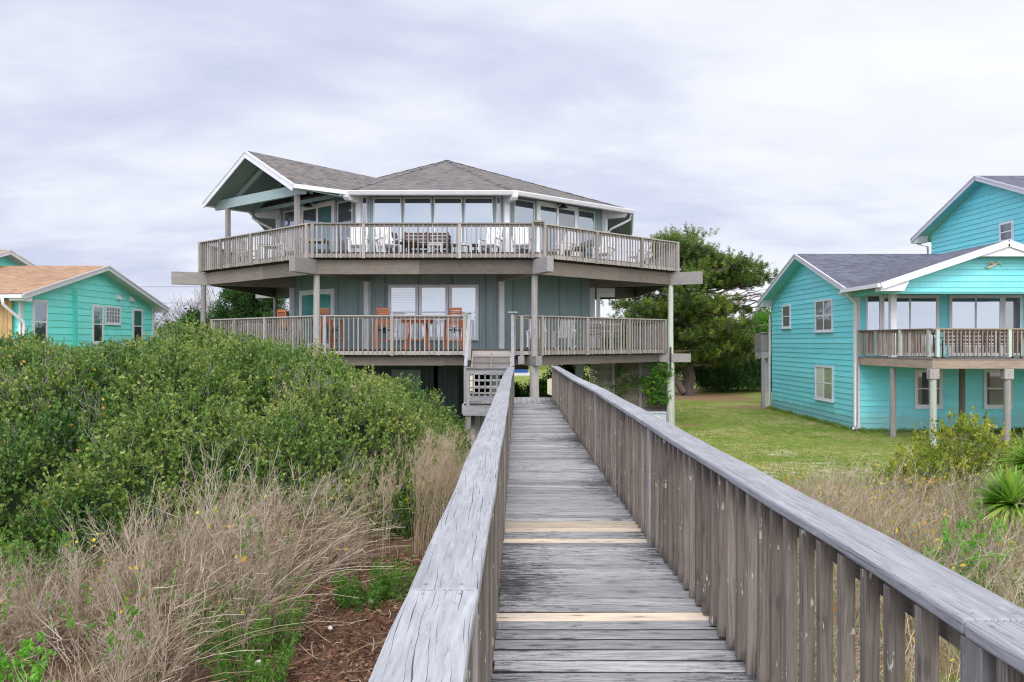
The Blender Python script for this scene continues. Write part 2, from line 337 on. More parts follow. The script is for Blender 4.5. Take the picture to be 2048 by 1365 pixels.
# ------------------------------------------------------------------ mesh builder
OFF = {}
class MB:
    def __init__(s): s.V = []; s.F = []; s.MI = []; s.UV = []; s.R = []; s.E = []
    def face(s, pts, mat=0, uv=None, rnd=None, edge=0.0):
        i = len(s.V); s.V += [tuple(p) for p in pts]; s.F.append(tuple(range(i, i + len(pts)))); s.MI.append(mat)
        if uv is None:
            p0 = Vector(pts[0]); e = (Vector(pts[1]) - p0); e.normalize() if e.length > 1e-9 else None
            n = e.cross(Vector(pts[-1]) - p0); n.normalize() if n.length > 1e-9 else None
            f = n.cross(e)
            uv = [((Vector(p) - p0).dot(e), (Vector(p) - p0).dot(f)) for p in pts]
        s.UV += uv; s.R.append(random.random() if rnd is None else rnd)
        s.E.append(edge)
    def obox(s, c, ax, size, grain=0, mat=0, rnd=None, edge=0.0):
        """box: centre, three axes, three sizes; grain = index of the long axis"""
        c = Vector(c); A = [Vector(a).normalized() for a in ax]; h = [x / 2 for x in size]
        rnd = random.random() if rnd is None else rnd
        ou, ov = random.uniform(0, 60), random.uniform(0, 60)
        if A[0].cross(A[1]).dot(A[2]) < 0: A[2] = -A[2]
        for k in range(3):
            i, j = (k + 1) % 3, (k + 2) % 3
            for sg in (1, -1):
                o = [(-1, -1), (1, -1), (1, 1), (-1, 1)]
                if sg < 0: o = o[::-1]
                pts = []; uv = []
                for (a, b_) in o:
                    pts.append(c + A[k] * h[k] * sg + A[i] * h[i] * a + A[j] * h[j] * b_)
                    loc = [0, 0, 0]; loc[k] = h[k] * sg; loc[i] = h[i] * a; loc[j] = h[j] * b_
                    u = loc[grain]
                    v = sum(loc[q] for q in range(3) if q != grain)
                    uv.append((u + ou, v + ov))
                s.face(pts, mat, uv, rnd, edge)
        return s
    def beam(s, p0, p1, w, h, mat=0, up=(0, 0, 1), rnd=None, edge=0.0):
        p0, p1 = Vector(p0), Vector(p1); d = p1 - p0; L = d.length; d.normalize()
        up = Vector(up)
        if abs(d.dot(up)) > .98: up = Vector((0, 1, 0))
        sd = d.cross(up).normalized(); u2 = sd.cross(d).normalized()
        return s.obox((p0 + p1) / 2, (d, sd, u2), (L, w, h), 0, mat, rnd, edge)
    def box(s, x0, x1, y0, y1, z0, z1, mat=0, grain=None, rnd=None):
        sz = (x1 - x0, y1 - y0, z1 - z0)
        if grain is None: grain = max(range(3), key=lambda i: sz[i])
        return s.obox(((x0 + x1) / 2, (y0 + y1) / 2, (z0 + z1) / 2), ((1, 0, 0), (0, 1, 0), (0, 0, 1)), sz, grain, mat, rnd)
    def prism(s, pts, thick_vec, mat=0, uvd=None):
        """closed slab: polygon (counter-clockwise seen from outside) and its copy moved by thick_vec"""
        P = [Vector(p) for p in pts]; Q = [p + Vector(thick_vec) for p in P]; n = len(P); r = random.random()
        if uvd:
            du, dv = Vector(uvd[0]), Vector(uvd[1]); f = lambda L: [(p.dot(du), p.dot(dv)) for p in L]
        else: f = lambda L: None
        s.face(P, mat, f(P), r); s.face(Q[::-1], mat, f(Q[::-1]), r)
        for i in range(n):
            j = (i + 1) % n; s.face([P[i], Q[i], Q[j], P[j]], mat, None, r)
        return s
    def tube(s, pts, r, n=8, mat=0, caps=True):
        P = [Vector(p) for p in pts]; rr = r if isinstance(r, (list, tuple)) else [r] * len(P)
        rings = []; ref = Vector((0, 0, 1))
        rnd = random.random(); acc = 0; us = [0]
        for i in range(1, len(P)): acc += (P[i] - P[i - 1]).length; us.append(acc)
        for i, p in enumerate(P):
            d = (P[min(i + 1, len(P) - 1)] - P[max(i - 1, 0)]).normalized()
            rf = ref if abs(d.dot(ref)) < .95 else Vector((0, 1, 0))
            a = d.cross(rf).normalized(); b = a.cross(d)
            rings.append([p + (a * math.cos(2 * math.pi * k / n) + b * math.sin(2 * math.pi * k / n)) * rr[i] for k in range(n)])
        for i in range(len(P) - 1):
            for k in range(n):
                k2 = (k + 1) % n; w = 2 * math.pi * rr[i] / n
                s.face([rings[i][k], rings[i][k2], rings[i + 1][k2], rings[i + 1][k]][::-1], mat,
                       [(us[i + 1], k * w), (us[i + 1], (k + 1) * w), (us[i], (k + 1) * w), (us[i], k * w)], rnd)
        if caps: s.face(rings[0][::1], mat, None, rnd); s.face(rings[-1][::-1], mat, None, rnd)
        return s
    def build(s, name, mat, parent=None, local=False, smooth=False, bevel=0.0, merge=False):
        me = bpy.data.meshes.new(name)
        off = Vector((0, 0, 0))
        if parent is not None and not local: off = OFF.get(parent.name, Vector((0, 0, 0)))
        me.from_pydata([(v[0] - off.x, v[1] - off.y, v[2] - off.z) for v in s.V], [], s.F)
        for m_ in (mat if isinstance(mat, (list, tuple)) else [mat]): me.materials.append(m_)
        me.polygons.foreach_set('material_index', s.MI)
        uvl = me.uv_layers.new(name='UVMap'); uvl.data.foreach_set('uv', [c for t in s.UV for c in t])
        at = me.attributes.new('rnd', 'FLOAT', 'FACE'); at.data.foreach_set('value', s.R)
        if any(s.E): at = me.attributes.new('edge', 'FLOAT', 'FACE'); at.data.foreach_set('value', s.E)
        if smooth: me.polygons.foreach_set('use_smooth', [True] * len(s.F))
        if merge or bevel or smooth:
            import bmesh
            bm = bmesh.new(); bm.from_mesh(me); bmesh.ops.remove_doubles(bm, verts=bm.verts, dist=1e-5); bm.to_mesh(me); bm.free()
        o = bpy.data.objects.new(name, me); COL.objects.link(o)
        if parent is not None: o.parent = parent; OFF[o.name] = off
        if bevel:
            md = o.modifiers.new('bevel', 'BEVEL'); md.width = bevel; md.segments = 2; md.limit_method = 'ANGLE'
        return o

def tag(o, label=None, cat=None, group=None, kind=None):
    if label: o['label'] = label
    if cat: o['category'] = cat
    if group: o['group'] = group
    if kind: o['kind'] = kind
    return o
def thing(name, label, cat, loc, group=None, rz=0.0):
    o = bpy.data.objects.new(name, None); COL.objects.link(o); o.location = loc; o.rotation_euler = (0, 0, rz)
    o.empty_display_size = .3
    OFF[o.name] = Vector(loc)
    return tag(o, label, cat, group)
def copy_tree(o, parent=None):
    c = o.copy(); COL.objects.link(c)
    if parent is not None: c.parent = parent
    for ch in [k for k in COL.objects if k.parent == o]: copy_tree(ch, c)
    return c

# numpy meshes for foliage and stems (all quads)
def np_mesh(name, V, F, mi, rnd, mats_, parent=None, smooth=False):
    me = bpy.data.meshes.new(name)
    V = np.asarray(V, dtype=np.float32)
    if parent is not None:
        o_ = OFF.get(parent.name, Vector((0, 0, 0))); V = V - np.array([o_.x, o_.y, o_.z], dtype=np.float32)
    nF = len(F)
    me.vertices.add(len(V)); me.vertices.foreach_set('co', V.ravel())
    me.loops.add(nF * 4); me.loops.foreach_set('vertex_index', np.asarray(F, dtype=np.int32).ravel())
    me.polygons.add(nF); me.polygons.foreach_set('loop_start', np.arange(0, nF * 4, 4, dtype=np.int32))
    try: me.polygons.foreach_set('loop_total', np.full(nF, 4, dtype=np.int32))
    except Exception: pass
    for m_ in mats_: me.materials.append(m_)
    me.polygons.foreach_set('material_index', np.asarray(mi, dtype=np.int32))
    me.update(calc_edges=True)
    at = me.attributes.new('rnd', 'FLOAT', 'FACE'); at.data.foreach_set('value', np.asarray(rnd, dtype=np.float32))
    if smooth: me.polygons.foreach_set('use_smooth', np.ones(nF, dtype=bool))
    o = bpy.data.objects.new(name, me); COL.objects.link(o)
    if parent is not None: o.parent = parent
    return o

class NB:
    """accumulates numpy quads"""
    def __init__(s): s.V = []; s.F = []; s.M = []; s.R = []; s.n = 0
    def add(s, V, F, mat, rnd):
        s.V.append(np.asarray(V, dtype=np.float32).reshape(-1, 3)); s.F.append(np.asarray(F, dtype=np.int64) + s.n)
        s.M.append(np.full(len(F), mat)); s.R.append(np.broadcast_to(rnd, (len(F),)).astype(np.float32)); s.n += len(s.V[-1])
    def leaves(s, P, D, L, W, mat=0, rnd=None, curl=.15):
        """one pointed leaf per point: base P, direction D, length L, width W"""
        n = len(P)
        D = D / (np.linalg.norm(D, axis=1, keepdims=True) + 1e-9)
        T = np.cross(D, RNG.normal(size=(n, 3))); T /= (np.linalg.norm(T, axis=1, keepdims=True) + 1e-9)
        N = np.cross(D, T)
        L = np.broadcast_to(L, (n,))[:, None]; W = np.broadcast_to(W, (n,))[:, None]
        mid = P + D * L * .5 + N * L * curl * .5
        V = np.stack([P, mid + T * W * .5, P + D * L, mid - T * W * .5], 1)
        F = np.arange(n * 4).reshape(n, 4)
        s.add(V, F, mat, RNG.random(n) if rnd is None else rnd)
    def stems(s, P, R, mat=0, rnd=None):
        """P (n, k, 3) centre lines, R (n, k) radii; three-sided tubes"""
        n, k, _ = P.shape
        T = np.gradient(P, axis=1); T /= (np.linalg.norm(T, axis=2, keepdims=True) + 1e-9)
        ref = np.zeros_like(T); ref[..., 0] = .31; ref[..., 1] = .95
        A = np.cross(T, ref); A /= (np.linalg.norm(A, axis=2, keepdims=True) + 1e-9); B = np.cross(T, A)
        V = np.stack([P + (A * math.cos(a) + B * math.sin(a)) * R[..., None] for a in (0, 2.0944, 4.18879)], 2)
        idx = np.arange(n * k * 3).reshape(n, k, 3); q = []
        for c in range(3):
            c2 = (c + 1) % 3
            q.append(np.stack([idx[:, :-1, c], idx[:, :-1, c2], idx[:, 1:, c2], idx[:, 1:, c]], -1).reshape(-1, 4))
        r = RNG.random(n) if rnd is None else rnd
        rr = np.repeat(r, k - 1)
        s.add(V, np.concatenate(q), mat, np.concatenate([rr] * 3))
    def build(s, name, mats_, parent=None):
        return np_mesh(name, np.concatenate(s.V), np.concatenate(s.F), np.concatenate(s.M), np.concatenate(s.R), mats_, parent)

def smooth(a, b, x):
    t = np.clip((np.asarray(x, dtype=float) - a) / (b - a), 0, 1); return t * t * (3 - 2 * t)
_NG = RNG.random((64, 64))
def vnoise(x, y, s=1.0):
    x = np.asarray(x, dtype=float) / s + 100; y = np.asarray(y, dtype=float) / s + 100
    xi, yi = np.floor(x).astype(int), np.floor(y).astype(int); fx, fy = x - xi, y - yi
    fx = fx * fx * (3 - 2 * fx); fy = fy * fy * (3 - 2 * fy)
    a = _NG[xi % 64, yi % 64]; b = _NG[(xi + 1) % 64, yi % 64]; c = _NG[xi % 64, (yi + 1) % 64]; d = _NG[(xi + 1) % 64, (yi + 1) % 64]
    return (a * (1 - fx) + b * fx) * (1 - fy) + (c * (1 - fx) + d * fx) * fy
def ground_z(x, y):
    x = np.asarray(x, dtype=float); y = np.asarray(y, dtype=float)
    left = .78 * (1 - smooth(10, 22, y)); right = .55 * (1 - smooth(7, 19, y))
    w = smooth(-.5, 1.8, x)
    z = left * (1 - w) + right * w
    z = z + (vnoise(x, y, 1.7) - .5) * .16 * (1 - smooth(14, 24, y)) + (vnoise(x + 9, y, 6) - .5) * .08 * (1 - smooth(60, 90, y))
    z = z - .03 * smooth(20, 26, y)
    z = z - .9 * smooth(-6, -40, y)
    return z
# ------------------------------------------------------------------ boardwalk
def zdeck(y): return EYE - float(np.interp(y, [0, 4.86, 7, 12, 18, 22.3, 30], [1.60, 1.62, 1.69, 1.76, 1.76, 1.73, 1.73]))
def xl(y): return float(np.interp(y, [0, 2, 7.2, 15.8, 22.3, 24], [-.10, -.097, -.054, -.012, .075, .08]))
def xr(y): return float(np.interp(y, [0, 2, 5, 12, 22.3, 24], [1.10, 1.10, 1.115, 1.175, 1.20, 1.165]))
def zcl(y): return EYE - float(np.interp(y, [0, 2.29, 7.1, 11.9, 16.7, 22.3], [.705, .71, .715, .735, .725, .705]))
def zcr(y): return EYE - float(np.interp(y, [0, 1.95, 6.8, 11.6, 16.4, 24.0], [.675, .68, .685, .695, .74, .72]))

def build_boardwalk():
    root = thing('boardwalk', 'long weathered grey timber boardwalk with baluster railings leading over the dune to the octagonal house', 'boardwalk', (.55, 0, 0))
    # planks: laid one by one, four of them newly replaced
    mb = MB(); newy = (4.78, 6.74, 7.28, 7.43)
    y = -.6; k = 0
    while y < 22.28:
        w = .131; c = y + w / 2
        z = zdeck(c) - .019
        jit = random.uniform(-.012, .012); tz = random.uniform(-.003, .003)
        isn = any(abs(c - q) < .075 for q in newy)
        m2 = MB() if isn else mb
        a = (xl(c) - .02 + jit, c, z + tz); b = (xr(c) + .09 + jit, c, z - tz)
        m2.beam(a, b, w, .038, 0, rnd=random.uniform(.1, 1.0))
        if isn:
            o = m2.build('deck_board', M['new'], root, bevel=.003); o['label'] = 'pale newly replaced pine board'
        y += w + random.uniform(.011, .019); k += 1
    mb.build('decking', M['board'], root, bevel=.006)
    mb = MB()
    for f in (.04, .5, .96):
        ys = [-.6, 3, 7, 12, 18, 22.3]
        for a, b in zip(ys[:-1], ys[1:]):
            mb.beam((xl(a) + f * (xr(a) - xl(a)), a, zdeck(a) - .145), (xl(b) + f * (xr(b) - xl(b)), b, zdeck(b) - .145), .045, .21)
    mb.build('joist', M['beam'], root)
    mb = MB()
    for yy in (2, 6.8, 11.6, 16.4, 21):
        for x in (xl(yy) - .05, xr(yy) + .12):
            mb.box(x - .07, x + .07, yy - .07, yy + .07, -.4, zdeck(yy) - .04, grain=2)
    mb.build('piling', M['post'], root)
    # railings
    def railing(side):
        sg = -1 if side == 'l' else 1
        xf = (lambda q: xl(q)) if side == 'l' else (lambda q: xr(q))
        zc = zcl if side == 'l' else zcr
        joints = [.35, 2.29, 7.1, 11.9, 16.7, 22.3] if side == 'l' else [.35, 1.95, 6.75, 11.55, 16.4, 23.95]
        r = MB()                                           # the flat nailer under the cap, outside the balusters
        for a, b in zip(joints[:-1], joints[1:]):
            r.beam((xf(a) + sg * .10, a, zc(a) - .09), (xf(b) + sg * .10, b, zc(b) - .09), .036, .088)
            r.beam((xf(a) + sg * .075, a, zdeck(a) + .06), (xf(b) + sg * .075, b, zdeck(b) + .06), .036, .088)
        rail = r.build('railing', M['baluster'], root)
        for i, (a, b) in enumerate(zip(joints[:-1], joints[1:])):
            m = MB(); n = 6
            # a cap is one board that has warped a little: several short lengths welded end to end
            wob = [(random.uniform(-.006, .006), random.uniform(-.006, .006)) for _ in range(n + 1)]; wob[0] = wob[-1] = (0, 0)
            P = []
            for t in range(n + 1):
                q = a + (b - a) * t / n + (.002 if t == 0 else 0)
                cx = xf(a) + (xf(b) - xf(a)) * t / n + sg * .101 + wob[t][0]
                cz = zc(a) + (zc(b) - zc(a)) * t / n + wob[t][1] + (.003 if i % 2 else 0)
                P.append((cx, q, cz))
            rnd = random.uniform(.35, .85); ou = random.uniform(0, 50)
            hw, th = .101, .04
            for t in range(n):
                (x0, y0, z0), (x1, y1, z1) = P[t], P[t + 1]
                u0, u1 = ou + y0, ou + y1
                A = lambda x, y_, z, e, f: (x + e * hw, y_, z - f * th)
                quads = [((-1, 0), (1, 0)), ((1, 0), (1, 1)), ((1, 1), (-1, 1)), ((-1, 1), (-1, 0))]
                vv = 0
                for (e0, f0), (e1, f1) in quads:
                    ww = .2 if f0 == f1 else .04
                    m.face([A(x0, y0, z0, e0, f0), A(x0, y0, z0, e1, f1), A(x1, y1, z1, e1, f1), A(x1, y1, z1, e0, f0)], 0,
                           [(u0, vv), (u0, vv + ww), (u1, vv + ww), (u1, vv)], rnd); vv += ww
            for (x, y_, z), fl in ((P[0], 1), (P[-1], -1)):
                q = [(x - hw, y_, z), (x - hw, y_, z - th), (x + hw, y_, z - th), (x + hw, y_, z)]
                m.face(q if fl > 0 else q[::-1], 0, None, rnd)
            cap = m.build('rail_cap', M['cap'], rail, bevel=.009)
            if i in (0, 1, 2):
                for (x, y_, z), dy in ((P[0], .04), (P[-1], -.04)):
                    for e in (-.055, .05):
                        q = MB().tube([(x + e, y_ + dy, z - .004), (x + e, y_ + dy, z + .0015)], .0055, 10)
                        q.build('screw', M['bolt'], cap)
        # posts
        if side == 'r': py = [1.93, 6.7, 11.4, 16.2, 21.2]
        else: py = [2.3, 7.05, 11.9, 16.7, 21.9]
        for q in py:
            m = MB().box(xf(q) + sg * .005 - (0 if sg > 0 else .09), xf(q) + sg * .005 + (.09 if sg > 0 else 0), q - .045, q + .045, zdeck(q) - .02, zc(q) - .042, grain=2)
            m.build('post', M['post'], rail, bevel=.004)
        # balusters
        near = 60 if side == 'r' else 40
        q = .55; k = 0; rest = MB()
        end = 23.9 if side == 'r' else 22.2
        while q < end:
            if not any(abs(q - p) < .07 for p in py):
                m = MB() if k < near else rest
                th = .040; bw = .048
                x = xf(q) + sg * (.012 + bw / 2); lean = random.uniform(-.006, .006)
                zb = zdeck(q) + random.uniform(.004, .03)
                m.beam((x, q, zb), (x + random.uniform(-.004, .004), q + lean, zc(q) - .043), bw, th, 0, up=(0, 1, 0))
                if k < near: m.build('baluster', M['baluster'], rail, bevel=.003)
                k += 1
            q += .182 + random.uniform(-.008, .008)
        o = rest.build('baluster', M['baluster'], rail); o['kind'] = 'stuff'
    railing('l'); railing('r')
    # cross-wise landing at the foot of the house stairs
    zl = EYE - 1.725
    mb = MB(); x = -1.33
    while x < 1.22:
        mb.box(x, x + .138, 22.31, 24.9, zl - .038, zl + random.uniform(-.002, .002), grain=1, rnd=random.uniform(.4, .95)); x += .147
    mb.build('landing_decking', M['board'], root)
    mb = MB()
    mb.beam((-1.36, 22.27, zl - .19), (-.0, 22.27, zl - .19), .045, .28)
    mb.beam((-1.375, 22.3, zl - .16), (-1.375, 24.9, zl - .16), .045, .24)
    mb.beam((1.24, 22.3, zl - .16), (1.24, 24.9, zl - .16), .045, .24)
    mb.build('landing_frame', M['cap'], root)
    for (x, yy) in ((-1.22, 22.36), (-.98, 22.9), (-.85, 24.3), (1.1, 24.6)):
        MB().box(x - .075, x + .075, yy - .075, yy + .075, -.3, zl - .05, grain=2).build('landing_leg', M['post'], root)
    # framed guard with an open grid, closing the landing's left half
    yg = 22.3; x0, x1 = -1.27, -.04; zt = EYE - .70
    fr = MB()
    fr.box(x0, x0 + .09, yg - .045, yg + .045, zl - .25, zt - .04, grain=2)
    fr.box(x1 - .09, x1, yg - .045, yg + .045, zl - .05, zt - .04, grain=2)
    fr.box(x0 + .09, x1 - .09, yg - .04, yg, zt - .21, zt - .05)
    fr.box(x0 + .09, x1 - .09, yg - .04, yg, zl + .07, zl + .22)
    fr.box(x0 - .05, x1 + .06, yg - .10, yg + .09, zt - .04, zt)
    g_ = fr.build('guard_panel', M['cap'], root, bevel=.004)
    gr = MB()
    for k in range(6):
        xx = x0 + .17 + k * .165; gr.box(xx, xx + .04, yg - .02, yg + .018, zl + .2, zt - .18, grain=2)
    for zz in (zl + .42, zl + .62): gr.box(x0 + .09, x1 - .09, yg + .02, yg + .055, zz, zz + .035)
    gr.build('grid', M['cap'], g_)
    # yellow pads screwed to the two end posts
    for (xx, zz) in ((-1.16, 1.98), (1.09, 1.88)):
        m = MB(); m.prism([(xx - .06, 23.3, zz - .2), (xx + .07, 23.3, zz - .24), (xx + .07, 23.3, zz + .26), (xx - .06, 23.3, zz + .22)], (0, .04, 0))
        m.build('post_pad', M['cream'], root)
    m = MB().box(1.18, 1.26, 23.3, 23.38, -.3, 2.4, grain=2); m.build('landing_post', M['post'], root)
    m = MB().box(-1.3, -1.22, 23.3, 23.38, -.3, 2.4, grain=2); m.build('landing_post', M['post'], root)
# ------------------------------------------------------------------ generic building pieces
def frame_axes(P0, P1):
    P0, P1 = Vector((*P0, 0)), Vector((*P1, 0)); s = (P1 - P0); L = s.length; s.normalize()
    n = Vector((s.y, -s.x, 0))                      # outward when walking left-to-right seen from outside
    return P0, s, n, L
def s_at(px, P0, P1):
    """where the facet P0-P1 meets the sight line of image column px (metres from P0)"""
    k = (px - CXP) / FPX; x0, y0 = P0; x1, y1 = P1
    t = (k * y0 - x0) / ((x1 - x0) - k * (y1 - y0))
    return t * math.hypot(x1 - x0, y1 - y0), y0 + t * (y1 - y0)

def fbox(mb, P0, s, n, s0, s1, z0, z1, d0, d1, mat=0, grain=None):
    """box on a facet: s along, z up, d outward"""
    c = P0 + s * ((s0 + s1) / 2) + n * ((d0 + d1) / 2) + Vector((0, 0, (z0 + z1) / 2))
    sz = (s1 - s0, d1 - d0, z1 - z0)
    if grain is None: grain = 0 if sz[0] >= sz[2] else 2
    mb.obox(c, (s, n, (0, 0, 1)), sz, grain, mat)
def fquad(mb, P0, s, n, s0, s1, z0, z1, d, mat=0):
    pts = [P0 + s * a + n * d + Vector((0, 0, z)) for a, z in ((s0, z0), (s1, z0), (s1, z1), (s0, z1))]
    mb.face(pts, mat, [(s0, z0), (s1, z0), (s1, z1), (s0, z1)])

def window(parent, F, s0, s1, z0, z1, fw=.07, cols=1, rows=1, glass='glass', frame='vinyl', name='window', d=.06, sash=.0, panes=None, sill=True, bar=.03):
    """frame with jambs, head, sill and mullions; each pane is a child"""
    P0, s, n, L = F
    m = MB()
    fbox(m, P0, s, n, s0, s0 + fw, z0 + fw, z1 - fw, 0, d); fbox(m, P0, s, n, s1 - fw, s1, z0 + fw, z1 - fw, 0, d)
    fbox(m, P0, s, n, s0, s1, z1 - fw, z1, 0, d + .002); fbox(m, P0, s, n, s0, s1, z0, z0 + fw, 0, d + .002)
    if sill: fbox(m, P0, s, n, s0 - .03, s1 + .03, z0 - .03, z0 - .001, 0, d + .05)
    iw, ih = (s1 - s0 - 2 * fw), (z1 - z0 - 2 * fw)
    for c in range(1, cols):
        x = s0 + fw + iw * c / cols; fbox(m, P0, s, n, x - bar, x + bar, z0 + fw, z1 - fw, 0, d - .004)
    for r in range(1, rows):
        z = z0 + fw + ih * r / rows
        for c in range(cols):
            xa = s0 + fw + iw * c / cols + (bar if c else 0); xb = s0 + fw + iw * (c + 1) / cols - (bar if c < cols - 1 else 0)
            fbox(m, P0, s, n, xa, xb, z - bar * .8, z + bar * .8, 0, d - .008)
    w = m.build(name, M[frame], parent)
    for r in range(rows):
        for c in range(cols):
            g_ = glass if isinstance(glass, str) else glass[(r * cols + c) % len(glass)]
            p = MB(); xa = s0 + fw + iw * c / cols; za = z0 + fw + ih * r / rows
            fquad(p, P0, s, n, xa, xa + iw / cols, za, za + ih / rows, d - .022 + .006 * ((r + c) % 2))
            p.build('pane', M[g_], w)
    return w

def clip_band(poly, z0, z1):
    def half(P, z, keep_above):
        out = []
        for i in range(len(P)):
            a, b = P[i], P[(i + 1) % len(P)]
            ia = (a[1] >= z) == keep_above or a[1] == z; ib = (b[1] >= z) == keep_above or b[1] == z
            if ia: out.append(a)
            if ia != ib:
                t = (z - a[1]) / (b[1] - a[1]); out.append((a[0] + t * (b[0] - a[0]), z))
        return out
    P = half(poly, z0, True)
    return half(P, z1, False) if len(P) > 2 else []
def lap_siding(mb, F, poly, exposure=.21, lip=.026, d=0.0, zref=0.0, mat=0):
    """real lap boards: each course leans out to its lower edge and has an under-face"""
    P0, s, n, L = F
    zmin, zmax = min(p[1] for p in poly), max(p[1] for p in poly)
    k = math.floor((zmin - zref) / exposure)
    while zref + k * exposure < zmax:
        a, b = zref + k * exposure, zref + (k + 1) * exposure; k += 1
        Q = clip_band(poly, max(a, zmin), min(b, zmax))
        if len(Q) < 3: continue
        rnd = random.random(); ou, ov = random.uniform(0, 40), random.uniform(0, 40)
        off = lambda z: d + lip * (b - z) / exposure
        pts = [P0 + s * x + n * off(z) + Vector((0, 0, z)) for x, z in Q]
        mb.face(pts, mat, [(x + ou, z + ov) for x, z in Q], rnd)
        low = [q for q in Q if abs(q[1] - max(a, zmin)) < 1e-6]
        if len(low) >= 2:
            x0, x1 = min(q[0] for q in low), max(q[0] for q in low); z = low[0][1]
            A = [P0 + s * x0 + n * d + Vector((0, 0, z)), P0 + s * x1 + n * d + Vector((0, 0, z)),
                 P0 + s * x1 + n * off(z) + Vector((0, 0, z)), P0 + s * x0 + n * off(z) + Vector((0, 0, z))]
            mb.face(A, mat, None, rnd)

# ------------------------------------------------------------------ octagonal house
HC = Vector((-2.82, 35.3, 0))
ANG = [-159, -116.5, -63.5, -21, 21, 63.5, 116.5, 159]
def ov(R, i, over=None):
    if over and i % 8 in over: return over[i % 8]
    a = math.radians(ANG[i % 8]); return (HC.x + R * math.sin(a), HC.y - R * math.cos(a))
ZU, ZL = 6.08, 2.94                                   # the two deck floors
LF, FR_, RF = 2, 3, 4                                 # facet index = its left corner
EAVE = {5: (4.72, 31.72), 6: (5.65, 38.2), 2: (-10.35, 31.7), 1: (-11.55, 38.3)}

def deck_railing(parent, pa, pb, zfloor, ztop, zbot, posts, cap_over=(0, 0), mat='rail', spacing=.155, rim=True, bmat=None, capd=.14):
    """railing along pa-pb: rim board, flat cap, posts (fractions) and one row of balusters nailed to the outside"""
    F = frame_axes(pa, pb); P0, s, n, L = F
    m = MB()
    if rim: fbox(m, P0, s, n, 0, L, zbot + .02, zfloor - .005, -.045, 0)
    fbox(m, P0, s, n, 0, L, ztop - .125, ztop - .04, -.045, -.005)
    r = m.build('railing', M[mat], parent)
    m = MB(); fbox(m, P0, s, n, -cap_over[0], L + cap_over[1], ztop - .038, ztop, -.09, capd - .06); m.build('rail_cap', M[mat], r)
    for f in posts:
        m = MB(); x = f * L; fbox(m, P0, s, n, x - .05, x + .05, zbot - .01, ztop - .04, .002, .092, grain=2); m.build('post', M[bmat or mat], r)
    m = MB(); x = .07
    while x < L - .04:
        if not any(abs(x - f * L) < .085 for f in posts):
            j = random.uniform(-.008, .008)
            fbox(m, P0, s, n, x - .02 + j, x + .02 + j, zbot + random.uniform(0, .015), ztop - .041, .001, .038, grain=2)
        x += spacing
    m.build('baluster_row', M[mat], r)
    return r

